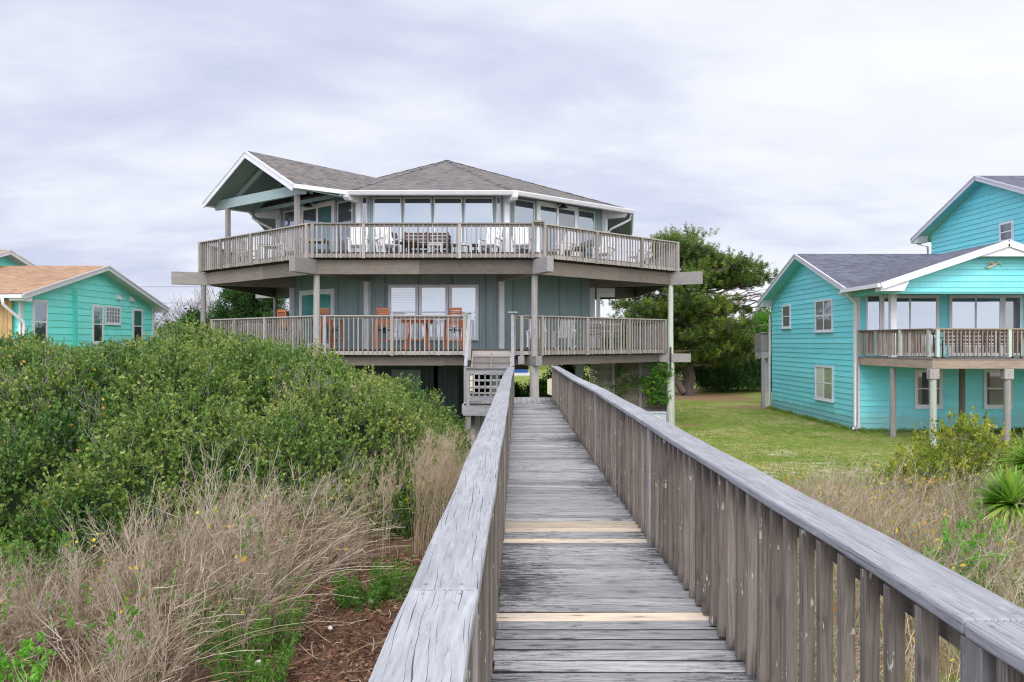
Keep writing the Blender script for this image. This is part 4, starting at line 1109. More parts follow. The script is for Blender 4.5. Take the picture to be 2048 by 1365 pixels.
def build_left():
    root = thing('mint_house', 'mint green lap-sided cottage with tan orange shingle roof and white trim', 'house', (-22, 34, 0))
    X0 = -18.0; Y0, Y1, yc = 29.3, 40.1, 34.7
    F = frame_axes((X0, Y0), (X0, Y1)); L = F[3]
    m = MB(); lap_siding(m, F, [(0, -.1), (L, -.1), (L, 4.95), (yc - Y0, 6.36), (0, 4.95)], .27)
    F0 = frame_axes((-32, Y0), (X0, Y0)); lap_siding(m, F0, [(0, -.1), (14, -.1), (14, 4.9), (0, 4.9)], .27)
    m.build('wall', M['mint'], root)
    gable_roof_x(root, -33, X0 + .5, yc, 6.05, 4.92, 6.50, 'roof_tan', soff='fascia', g_end=1)
    X2 = -22.4; F2 = frame_axes((X2, 29), (X2, 41)); m = MB()
    lap_siding(m, F2, [(0, 5.2), (12, 5.2), (12, 5.6), (6, 7.05), (0, 5.6)], .27); m.build('upper_wall', M['mint'], root)
    gable_roof_x(root, -36, X2 + .45, 35, 6.4, 5.45, 7.22, 'roof_tan', soff='fascia', g_end=1, name='upper_roof')
    def sy(px): return X0 * FPX / (px - CXP) - Y0
    window(root, F, sy(64), sy(93), 3.12, 4.80, fw=.10, rows=2, glass=['glass', 'glass'], frame='white', name='double_hung_window', d=.06)
    window(root, F, sy(183), sy(205), 3.12, 4.80, fw=.11, rows=2, glass=['glass_dim', 'glass_teal'], frame='white', name='double_hung_window', d=.06)
    window(root, F, sy(264), sy(283.5), 3.12, 4.78, fw=.11, rows=2, glass=['glass_dim', 'glass_teal'], frame='white', name='double_hung_window', d=.06)
    window(root, F, sy(209), sy(240), 3.98, 4.80, fw=.09, cols=5, rows=4, glass='block', frame='white', name='glass_block_window', d=.05, bar=.012)
    m = MB(); s = sy(147); fbox(m, F[0], F[1], F[2], s - .09, s + .09, 0, 5.32, .0, .12, grain=2); m.build('pipe_cover', M['minttrim'], root)
    for px, py in ((236, 595), (262, 599)):
        s = sy(px); z = zat(py, s + Y0); m = MB(); fbox(m, F[0], F[1], F[2], s - .16, s + .16, z - .13, z + .13, 0, .04)
        m.prism([F[0] + F[1] * (s - .12) + F[2] * .04 + Vector((0, 0, z + .1)), F[0] + F[1] * (s - .12) + F[2] * .16 + Vector((0, 0, z - .1)), F[0] + F[1] * (s - .12) + F[2] * .04 + Vector((0, 0, z - .1))], F[1] * .24)
        m.build('wall_vent', M['white'], root)
    for y in (Y0, Y1):
        m = MB(); m.box(X0 - .02, X0 + .05, y - .09, y + .09, 0, 4.95, grain=2); m.build('corner_board', M['white'], root)
    def pipe(pts): return MB().tube(pts, .06, 8).build('downspout', M['white'], root, smooth=True)
    pipe([(-18.2, 28.55, 4.8), (-18.2, 28.6, 4.55), (-17.85, 29.2, 3.95), (-17.85, 29.25, 3.8), (-17.85, 29.25, .2)])
    pipe([(-17.65, 40.7, 4.75), (-17.65, 40.6, 4.5), (-17.8, 40.15, 3.95), (-17.85, 40.1, 3.7), (-17.85, 40.1, .2)])
    # timber screen and rail beside the entrance
    m = MB()
    for k in range(24):
        x = -18.36 - k * .16; m.box(x, x + .15, 29.12, 29.15 + random.uniform(0, .01), .5, 4.72, grain=2)
    m.build('timber_screen', M['bamboo'], root)
    m = MB(); m.box(-22, -17.30, 28.1, 28.24, 3.30, 3.34)
    m.box(-22, -17.35, 28.14, 28.18, 3.18, 3.29); m.box(-22, -17.35, 28.14, 28.2, 2.3, 2.5)
    for k in range(30): m.box(-17.5 - k * .14, -17.46 - k * .14, 28.1, 28.138, 2.35, 3.30, grain=2)
    m.box(-17.42, -17.32, 28.12, 28.22, 2.2, 3.30, grain=2)
    m.build('porch_railing', M['rail'], root)
    return root

# ------------------------------------------------------------------ furniture
def rz_(x, y, a):
    c, s = math.cos(a), math.sin(a); return (c * x - s * y, s * x + c * y)
def white_chair(label, x, y, z, rz):
    """slatted rocking chair; local -y is the way it faces"""
    t = thing('rocking_chair', label, 'chair', (x, y, z), 'white slatted chairs on the decks', rz)
    mw = M['whitewood']
    m = MB()
    for k in range(7): m.beam((-.27, -.24 + k * .075, .40 - .008 * k), (.27, -.24 + k * .075, .40 - .008 * k), .06, .02)
    m.build('seat', mw, t, local=True)
    m = MB()
    for k in range(7):
        xx = -.24 + k * .08; top = 1.10 + .05 * (1 - abs(k - 3) / 3)
        m.beam((xx * .95, .26, .38), (xx * 1.06, .50, top), .062, .018, up=(0, 1, 0))
    m.beam((-.27, .30, .50), (.27, .30, .50), .05, .03); m.beam((-.29, .47, .98), (.29, .47, .98), .05, .03)
    m.build('backrest', mw, t, local=True)
    for sx in (-1, 1):
        MB().beam((sx * .31, -.30, .62), (sx * .31, .38, .60), .10, .025).build('armrest', mw, t, local=True)
        MB().beam((sx * .29, -.25, .06), (sx * .30, -.25, .607), .05, .05).build('leg', mw, t, local=True)
        MB().beam((sx * .29, .24, .06), (sx * .30, .40, .70), .05, .05).build('leg', mw, t, local=True)
        m = MB(); P = [(-.48, .10), (-.25, .035), (0, .02), (.25, .035), (.55, .12)]
        for a, b in zip(P[:-1], P[1:]): m.beam((sx * .29, a[0], a[1]), (sx * .29, b[0], b[1]), .04, .05)
        m.build('rocker', mw, t, local=True)
    return t
def low_table(label, x, y, z, mat, h=.45, w=.5, name='side_table', cat='table'):
    t = thing(name, label, cat, (x, y, z)); m = MB()
    for k in range(6): m.beam((-w / 2, -w / 2 + (k + .5) * w / 6, h), (w / 2, -w / 2 + (k + .5) * w / 6, h), w / 6 - .012, .025)
    m.build('tabletop', M[mat], t, local=True)
    for yy in (-w / 2 + .04, w / 2 - .04): MB().beam((-w / 2 + .02, yy, h - .05), (w / 2 - .02, yy, h - .05), .03, .07).build('apron', M[mat], t, local=True)
    for sx in (-1, 1):
        for sy in (-1, 1): MB().beam((sx * (w / 2 - .05), sy * (w / 2 - .05), 0), (sx * (w / 2 - .05), sy * (w / 2 - .05), h - .014), .045, .045).build('leg', M[mat], t, local=True)
    return t
def round_table(label, x, y, z, mat, r=.42, h=.5):
    t = thing('round_table', label, 'table', (x, y, z)); m = MB()
    m.tube([(0, 0, h - .025), (0, 0, h)], r, 24); m.build('tabletop', M[mat], t, local=True)
    m = MB(); m.tube([(0, 0, .02), (0, 0, h - .026)], .04, 10); m.build('pedestal', M[mat], t, local=True)
    for a in (0, 2.09, 4.19):
        MB().beam((0, 0, .05), (math.cos(a) * .3, math.sin(a) * .3, .02), .04, .035).build('foot', M[mat], t, local=True)
    return t
def bench(label, x, y, z, rz, mat, w=1.5, h=.92, name='bench'):
    t = thing(name, label, 'bench', (x, y, z), None, rz); m = MB()
    for k in range(5): m.beam((-w / 2, -.2 + k * .1, .44), (w / 2, -.2 + k * .1, .44), .085, .025)
    m.build('seat', M[mat], t, local=True)
    m = MB()
    for k in range(4): m.beam((-w / 2, .27 + k * .02, .54 + k * .12), (w / 2, .27 + k * .02, .54 + k * .12), .025, .085)
    for xx in (-w / 2 + .05, 0, w / 2 - .05): m.beam((xx, .265, .40), (xx, .345, h), .06, .03, up=(0, 1, 0))
    m.build('backrest', M[mat], t, local=True)
    for sx in (-1, 1):
        MB().beam((sx * (w / 2 - .04), -.28, .66), (sx * (w / 2 - .04), .30, .66), .07, .03).build('armrest', M[mat], t, local=True)
        for yy in (-.22, .24): MB().beam((sx * (w / 2 - .04), yy, 0), (sx * (w / 2 - .04), yy, .645 if yy < 0 else .6), .06, .06).build('leg', M[mat], t, local=True)
    return t
def bar_chair(label, x, y, z, rz):
    t = thing('bar_chair', label, 'bar chair', (x, y, z), 'stained wood bar chairs on the lower deck', rz); mw = M['teak']
    m = MB()
    for k in range(5): m.beam((-.24, -.2 + k * .09, .76), (.24, -.2 + k * .09, .76), .08, .022)
    m.build('seat', mw, t, local=True)
    m = MB()
    for k in range(8): m.beam((-.23, .24 + k * .012, .84 + k * .062), (.23, .24 + k * .012, .84 + k * .062), .02, .05)
    m.beam((-.22, .345, 1.365), (.22, .345, 1.365), .022, .09)
    for sx in (-1, 1): m.beam((sx * .2, .262, .76), (sx * .2, .36, 1.33), .045, .02, up=(0, 1, 0))
    m.build('backrest', mw, t, local=True, bevel=.006)
    for sx in (-1, 1):
        MB().beam((sx * .27, -.2, 1.0), (sx * .27, .27, 1.0), .06, .025).build('armrest', mw, t, local=True)
        MB().beam((sx * .27, -.24, 0), (sx * .25, -.18, .986), .05, .05).build('leg', mw, t, local=True)
        MB().beam((sx * .27, .32, 0), (sx * .25, .25, .986), .05, .05).build('leg', mw, t, local=True)
    for yy in (-.22, .30): MB().beam((-.25, yy, .30), (.25, yy, .30), .03, .06).build('footrest', mw, t, local=True)
    m = MB(); m.tube([(0, .02, .55), (0, .02, .74)], .05, 8); m.beam((-.23, .02, .66), (.23, .02, .66), .04, .05); m.build('swivel', M['black'], t, local=True)
    return t
def bar_table(label, x, y, z):
    t = thing('bar_table', label, 'table', (x, y, z)); m = MB(); w = 1.18
    for k in range(8): m.beam((-w / 2, -.4 + k * .11, 1.0), (w / 2, -.4 + k * .11, 1.0), .1, .03)
    m.build('tabletop', M['teak'], t, local=True)
    for yy in (-.36, .36): MB().beam((-.5, yy, .94), (.5, yy, .94), .03, .09).build('apron', M['teak'], t, local=True)
    MB().beam((-.34, -.3, .32), (.34, -.3, .32), .03, .06).build('stretcher', M['teak'], t, local=True)
    for sx in (-1, 1):
        for sy in (-1, 1): MB().beam((sx * .40, sy * .42, 0), (sx * .26, sy * .34, .984), .07, .06).build('leg', M['teak'], t, local=True)
    return t

def furnish():
    U, Lz = ZU + .002, ZL + .002; g = 'white slatted chairs on the decks'
    white_chair('white slatted chair on the upper deck, just right of the left sliding door', -5.25, 27.35, U, .1)
    white_chair('white slatted chair left of the dark bench on the upper deck, turned towards it', -4.2, 27.2, U, .55)
    bench('dark brown slatted bench in the middle of the upper deck', -3.0, 27.75, U, 0, 'darkwood', 1.58, .98)
    round_table('small dark round table left of the low white stool on the upper deck', -3.45, 26.75, U, 'black', .4, .42)
    low_table('low white slatted stool in front of the dark bench on the upper deck', -2.55, 26.7, U, 'whitewood', .40, .5, 'stool', 'stool')
    low_table('low white side table right of the dark bench on the upper deck', -1.55, 26.75, U, 'whitewood', .42, .42)
    round_table('small dark round table between two white chairs on the upper deck', -1.25, 27.6, U, 'black', .38, .45)
    white_chair('white slatted chair right of the dark bench on the upper deck', -.75, 27.2, U, -.35)
    white_chair('white slatted chair at the right front corner of the upper deck', .30, 27.2, U, -.05)
    low_table('dark low table on the right side of the upper deck', 2.35, 29.3, U, 'darkwood', .55, .8)
    white_chair('white slatted chair left of the dark low table on the right upper deck', 1.75, 28.35, U, -.9)
    white_chair('white slatted chair right of the dark low table on the right upper deck', 3.4, 29.9, U, -.5)
    white_chair('white slatted chair at the far right end of the upper deck', 4.85, 30.9, U, -.9)
    low_table('white slatted table under the porch gable on the left upper deck', -8.9, 29.9, U, 'whitewood', .72, 1.0)
    white_chair('white slatted chair left of the white table under the porch gable', -10.2, 30.6, U, .9)
    white_chair('white slatted chair right of the white table under the porch gable', -8.1, 29.1, U, .5)
    low_table('weathered grey table near the left sliding door of the upper deck', -7.0, 28.3, U, 'greywood', .72, .9)
    bar_chair('brown bar chair before the left edge of the lower sliding door', -8.05, 28.9, Lz, 2.6)
    bar_chair('brown bar chair beside the round deck post by the lower sliding door', -6.15, 27.45, Lz, 2.5)
    bar_chair('brown bar chair left of the bar table under the triple window', -4.37, 27.4, Lz, math.pi)
    bar_chair('brown bar chair right of the bar table under the triple window', -2.0, 27.4, Lz, -2.9)
    bar_table('brown slatted bar table under the triple window on the lower deck', -3.25, 27.5, Lz)
    bench('weathered grey bench on the left lower deck', -9.15, 29.9, Lz, .75, 'greywood', 1.45, .9)
    bench('weathered grey bench on the right lower deck', 3.25, 29.75, Lz, -.72, 'greywood', 1.45, .9)
    white_chair('white slatted chair behind the front right post on the lower deck', .85, 27.6, Lz, -.1)
    white_chair('white slatted chair beside the grey bench on the right lower deck', 1.85, 28.5, Lz, -.35)
    bench('dark bench along the front rail of the turquoise house deck', 15.2, 26.1, 2.662, math.pi, 'darkwood', 2.6, .92)
    # things under and around the house
    t = thing('storage_box', 'grey painted box with pale yellow starburst beside the right house piling', 'box', (5.35, 30.1, .06))
    m = MB(); m.box(-.42, .42, -.2, .2, 0, .46); m.build('body', M['greybox'], t, local=True, bevel=.01)
    MB().box(-.45, .45, -.23, .23, .462, .50).build('lid', M['greybox'], t, local=True, bevel=.008)
    m = MB()
    for k in range(11):
        a = math.radians(12 + k * 15.6); m.prism([(0, -.206, .05), (math.cos(a - .1) * .32, -.206, .05 + math.sin(a - .1) * .34), (math.cos(a + .1) * .32, -.206, .05 + math.sin(a + .1) * .34)], (0, .005, 0))
    m.build('starburst', M['cream'], t, local=True)
    t = thing('planter_box', 'pale yellow timber planter box behind the landing guard panel', 'planter', (-2.7, 43.0, .02))
    m = MB()
    for k in range(3): m.box(-.45, .45, -.3, .3, .02 + k * .27, .27 + k * .27)
    m.build('body', M['yellow'], t, local=True, bevel=.01)
    t = thing('garden_pump', 'black cast pump on a short stand beyond the boardwalk end', 'pump', (1.25, 30.2, .05))
    m = MB(); m.tube([(0, 0, 0), (0, 0, .05)], .2, 12); m.tube([(-.03, 0, .04), (-.06, 0, .5), (-.05, 0, .95)], .06, 10); m.build('stand', M['black'], t, local=True)
    m = MB(); m.tube([(-.32, 0, 1.0), (-.1, 0, 1.08), (.25, 0, 1.0), (.45, 0, .86)], [.05, .12, .10, .04], 10); m.build('body', M['black'], t, local=True, smooth=True)
    m = MB(); m.tube([(.1, 0, 1.0), (.22, 0, .7), (.2, 0, .35), (.28, 0, .1)], .022, 6); m.build('hose', M['black'], t, local=True)
    t = thing('cooler_box', 'blue cooler with white lid on a white stand across the back lawn', 'cooler', (.55, 56, .05))
    MB().box(-.55, .55, -.3, .3, 1.0, 1.75).build('body', M['blue'], t, local=True, bevel=.03)
    m = MB(); m.box(-.6, 1.1, -.4, .4, .8, .99); m.build('shelf', M['white'], t, local=True)
    for x in (-.5, 1.0): MB().box(x - .06, x + .06, -.06, .06, 0, .8, grain=2).build('leg', M['white'], t, local=True)
    t = thing('boundary_marker', 'small pink marker flag on the lawn before the clipped hedge', 'marker', (11.5, 50, 0))
    MB().tube([(0, 0, 0), (0, 0, .3)], .015, 6).build('stake', M['white'], t, local=True)
    MB().tube([(0, -.01, .22), (0, .01, .22)], .09, 10).build('flag', M['flag'], t, local=True)
    for z, y, lab in ((9.9, 94, 'thin overhead power line high behind the cedar'), (8.0, 94, 'lower of two thin overhead wires behind the bare trees')):
        m = MB(); P = [(-90 + k * 6, y, z - .25 * math.sin(math.pi * k / 16) ** 2) for k in range(17)]
        m.tube(P, .022, 5); tag(m.build('power_line', M['black']), lab, 'power line', 'overhead wires behind the houses')
# ------------------------------------------------------------------ ground
def build_ground():
    xs = np.concatenate([np.array([-900, -400, -200, -120, -80, -60, -45, -35]), np.arange(-28, 28.1, .35), np.array([35, 45, 60, 80, 120, 200, 400, 900])])
    ys = np.concatenate([np.array([-600, -200, -100, -60, -40, -30, -22, -16, -12, -9, -6, -4]), np.arange(-2, 30, .3), np.arange(30, 70, 1.0), np.array([75, 85, 100, 130, 180, 260, 400, 700, 1200, 2000])])
    X, Y = np.meshgrid(xs, ys); Z = ground_z(X, Y)
    V = np.stack([X, Y, Z], -1).reshape(-1, 3); nx = len(xs); ny = len(ys)
    i = np.arange(nx * ny).reshape(ny, nx)
    F = np.stack([i[:-1, :-1], i[:-1, 1:], i[1:, 1:], i[1:, :-1]], -1).reshape(-1, 4)
    o = np_mesh('ground', V, F, np.zeros(len(F)), np.zeros(len(F)), [M['ground']], None, True)
    x, y = X.ravel(), Y.ravel()
    # zones: r leaf litter, g bare sand, b pine straw
    lit = (1 - smooth(15.5, 19.5, y + (vnoise(x, y, 2.5) - .5) * 4))
    sand = np.maximum(np.exp(-(((x + 1.6) / 1.8) ** 2 + ((y - 26) / 3.2) ** 2)), .42 * (1 - smooth(15, 21, np.abs(y - 19) * 3 + np.abs(x - 6) * .8)) * smooth(.35, .7, vnoise(x, y, 1.3)))
    sand = np.maximum(sand, .9 * np.exp(-(((x - 6.2) / 1.0) ** 2 + ((y - 8.6) / 1.2) ** 2)))
    sand = np.maximum(sand, smooth(4, -8, y))
    straw = np.maximum(np.exp(-(((x - 11.0) / 3.4) ** 2 + ((y - 47) / 4.5) ** 2)), .62 * np.exp(-(((x - 11.5) / 2.6) ** 2 + ((y - 39.5) / 1.9) ** 2)))
    straw = np.maximum(straw, .9 * np.exp(-(((x - 6.9) / .7) ** 2 + ((y - 31.2) / .8) ** 2)))
    straw = np.maximum(straw, .9 * np.exp(-(((x - 1.5) / 2.0) ** 2 + ((y - 33) / 4) ** 2)))
    rt = smooth(1.0, 1.8, x); lit = lit * (1 - .45 * rt); sand = np.maximum(sand, .30 * rt * (1 - smooth(16, 19, y)))
    col = np.stack([lit, sand, straw, np.ones_like(lit)], -1).astype(np.float32)
    a = o.data.attributes.new('zone', 'FLOAT_COLOR', 'POINT'); a.data.foreach_set('color', col.ravel())
    tag(o, 'sandy coastal ground with patchy lawn between the houses', None, None, 'structure')

def unit(a): return a / (np.linalg.norm(a, axis=-1, keepdims=True) + 1e-9)

def sprigs(nb, P, N, size, nleaf=14, leafL=.045, leafW=.022, spread=.55, mleaf=0, mtwig=1, twig_r=.004, rnd=None, twigs=True, tipbias=0.0, rbase=None):
    """leafy twigs: bases P, directions N"""
    n = len(P); D = unit(N + RNG.normal(size=(n, 3)) * .35)
    S = size * RNG.uniform(.65, 1.35, n)
    t = RNG.uniform(.15, 1.05, (n, nleaf))
    lp = P[:, None, :] + D[:, None, :] * (S[:, None] * t)[..., None]
    ld = unit(D[:, None, :] * .6 + RNG.normal(size=(n, nleaf, 3)) * spread + np.array([0, 0, .25]))
    lp = lp.reshape(-1, 3); ld = ld.reshape(-1, 3)
    base = RNG.random(n) if rbase is None else rbase
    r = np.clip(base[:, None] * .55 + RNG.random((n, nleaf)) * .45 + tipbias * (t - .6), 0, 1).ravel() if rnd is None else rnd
    sc = RNG.uniform(.7, 1.3, len(lp))
    nb.leaves(lp, ld, leafL * sc, leafW * sc, mleaf, r)
    if twigs:
        k = np.linspace(0, 1, 3)
        C = P[:, None, :] + D[:, None, :] * (S[:, None] * k)[..., None]
        nb.stems(C, twig_r * (1.1 - k)[None, :].repeat(n, 0), mtwig)

# ------------------------------------------------------------------ the shrub thicket left of the boardwalk
CRX = np.array([-14, -12, -10, -8.96, -8.1, -7.2, -5.9, -4.6, -3.36, -2.5, -1.96, -1.43, -1.08, -.87, -.6])
CRZ = np.array([2.9, 2.95, 3.0, 2.95, 3.02, 3.02, 3.22, 3.02, 2.70, 2.50, 2.26, 1.84, 1.5, 1.05, .6])
_DC = np.stack([RNG.uniform(-14, -.4, 210), RNG.uniform(6.5, 18.5, 210), RNG.uniform(.55, 1.05, 210), RNG.random(210)], -1)
def domes(x, y):
    """the thicket is many rounded shrubs grown together: height of the uppermost dome and which shrub it is"""
    x = np.asarray(x, float); y = np.asarray(y, float); sh = x.shape; x = x.ravel(); y = y.ravel()
    best = np.zeros(len(x)); who = np.full(len(x), .5)
    for cx, cy, r, q in _DC:
        h = np.sqrt(np.clip(r * r - (x - cx) ** 2 - (y - cy) ** 2, 0, None)) * 1.05 + (q - .5) * .25
        h = np.where((x - cx) ** 2 + (y - cy) ** 2 < r * r, h, 0); m = h > best; best[m] = h[m]; who[m] = q
    return best.reshape(sh), who.reshape(sh)
def thicket_z(x, y):
    y = np.asarray(y, dtype=float); x = np.asarray(x, dtype=float)
    xe = x * 14 / np.clip(y, 9, 14)                       # the mass narrows a little towards its front
    lump = domes(x, y)[0]
    cr = np.interp(xe, CRX, CRZ) - .22 + (vnoise(x + 3, y + 5, .42) - .5) * .22
    y0 = 8.5 - 1.75 * smooth(-3.2, -5.6, x) + .9 * smooth(-3.0, -1.5, x)
    t = np.clip((y - y0) / (13.4 - y0), 0, 1)
    s = np.sin(t * math.pi / 2) ** .85
    b = smooth(20.5, 16.5, y)
    g = ground_z(x, y)
    return g + (cr - g) * s * b + (lump - .70) * .85 * np.clip((cr - g) * s * b / .8, 0, 1)
def build_thicket():
    nb = NB()
    # dark green sheet under the leaves, coloured so gaps read as dark interior
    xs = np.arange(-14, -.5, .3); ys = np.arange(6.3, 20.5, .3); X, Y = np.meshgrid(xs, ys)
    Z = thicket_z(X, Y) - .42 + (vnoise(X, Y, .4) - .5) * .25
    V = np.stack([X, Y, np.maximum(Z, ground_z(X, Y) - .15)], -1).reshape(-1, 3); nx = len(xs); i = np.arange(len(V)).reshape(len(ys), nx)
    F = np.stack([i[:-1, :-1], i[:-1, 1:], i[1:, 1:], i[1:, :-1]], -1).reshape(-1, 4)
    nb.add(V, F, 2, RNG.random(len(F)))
    def scatter(n, xr0, xr1, yr0, yr1, dmax):
        x = RNG.uniform(xr0, xr1, n); y = RNG.uniform(yr0, yr1, n); z = thicket_z(x, y); g = ground_z(x, y)
        e = .12
        nx_ = -(thicket_z(x + e, y) - thicket_z(x - e, y)) / (2 * e); ny_ = -(thicket_z(x, y + e) - thicket_z(x, y - e)) / (2 * e)
        N = unit(np.stack([nx_, ny_, np.full(n, 1.0)], -1)); 
        keep = (z - g > .10) & (N[:, 1] < .6)
        # more sprigs where the surface is steep
        keep &= RNG.random(n) < np.clip(.35 + .65 * (1 - N[:, 2]) * 1.6, 0, 1)
        d = RNG.random(n) ** 1.6 * dmax
        P = np.stack([x, y, z], -1) - N * d[:, None]
        return P[keep], unit(N * .75 + np.array([0, -.1, .55]))[keep], d[keep]
    P, N, d = scatter(60000, -11.5, -.55, 6.5, 16.6, .40)
    bush = domes(P[:, 0], P[:, 1])[1] * .50 + vnoise(P[:, 0] + 20, P[:, 1], .7) * .25 + RNG.random(len(P)) * .35 - .16 + .12 * smooth(-5.5, -2, P[:, 0]) - .10 * smooth(11.5, 8, P[:, 1])
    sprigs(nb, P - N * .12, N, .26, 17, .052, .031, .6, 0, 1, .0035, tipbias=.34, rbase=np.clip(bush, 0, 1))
    # upright new shoots standing clear of the mass
    P, N, d = scatter(6500, -11.5, -.6, 6.6, 16.5, .06)
    sprigs(nb, P, unit(N * .5 + np.array([0, 0, 1.0])), .24, 18, .044, .024, .55, 0, 1, .0035, tipbias=.3, rbase=RNG.uniform(.3, .9, len(P)))
    # seedy tan tips, in drifts along the top
    P, N, d = scatter(1800, -11.5, -.6, 9.5, 16.5, .04); dr = vnoise(P[:, 0] + 60, P[:, 1], 1.5) > .56; P, N = P[dr], N[dr]
    P = np.repeat(P, 9, 0) + RNG.normal(size=(len(P) * 9, 3)) * .05; N = np.repeat(N, 9, 0)
    k = np.linspace(0, 1, 3); D = unit(N + np.array([0, 0, .5]) + RNG.normal(size=N.shape) * .35); S = RNG.uniform(.08, .2, len(P))
    nb.stems(P[:, None] + D[:, None] * (S[:, None] * k)[..., None], .0035 * (1.1 - .5 * k)[None].repeat(len(P), 0), 1, RNG.uniform(.35, .95, len(P)))
    # bare grey twigs poking out, and a few vine leaves turning colour
    P, N, d = scatter(1500, -11.5, -.6, 6.6, 16.5, .15)
    k = np.linspace(0, 1, 4); D = unit(N + RNG.normal(size=N.shape) * .35); S = RNG.uniform(.2, .5, len(P))
    C = P[:, None] - N[:, None] * .1 + D[:, None] * (S[:, None] * k)[..., None] + RNG.normal(size=(len(P), 4, 3)) * .012
    nb.stems(C, .0045 * (1.15 - k)[None].repeat(len(P), 0), 1)
    P, N, d = scatter(1100, -11, -.7, 8.4, 15, .05); cl = vnoise(P[:, 0], P[:, 1] + 40, .6); P = P[cl > .70]; N = N[cl > .70]
    for q in range(4): nb.leaves(P + RNG.normal(size=P.shape) * .07, RNG.normal(size=P.shape) + N, RNG.uniform(.04, .075, len(P)), RNG.uniform(.03, .05, len(P)), 3)
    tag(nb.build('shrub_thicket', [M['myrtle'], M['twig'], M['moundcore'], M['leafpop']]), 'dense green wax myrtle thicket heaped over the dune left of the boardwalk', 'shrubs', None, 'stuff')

# ------------------------------------------------------------------ dry brush and grasses
def arcs(x, y, h, lean, sway, k=7, droop=0.0):
    """curved stems: base on the ground, height h, lean vector (n,2)"""
    n = len(x); t = np.linspace(0, 1, k)[None, :]
    g = ground_z(x, y)[:, None] - .03
    z = g + h[:, None] * (t - droop * t ** 3)
    X = x[:, None] + lean[:, :1] * h[:, None] * t ** 1.7 + (RNG.normal(size=(n, k)) * sway).cumsum(1) * t
    Y = y[:, None] + lean[:, 1:] * h[:, None] * t ** 1.7 + (RNG.normal(size=(n, k)) * sway).cumsum(1) * t
    return np.stack([X, Y, z], -1)
def side_twigs(nb, C, m, L0, r, mat, rnd_lo=.3):
    """short twigs branching from stems"""
    n, k, _ = C.shape
    idx = RNG.integers(0, n, m); j = RNG.integers(k // 3, k - 1, m)
    P = C[idx, j]; T = unit(C[idx, j + 1] - C[idx, j]); D = unit(T + RNG.normal(size=(m, 3)) * .42)
    L = RNG.uniform(.4, 1.3, m) * L0; t = np.linspace(0, 1, 4)
    B = P[:, None] + D[:, None] * (L[:, None] * t)[..., None] + RNG.normal(size=(m, 4, 3)) * .008
    nb.stems(B, r * (1.1 - t)[None].repeat(m, 0), mat, RNG.uniform(rnd_lo, 1, m))

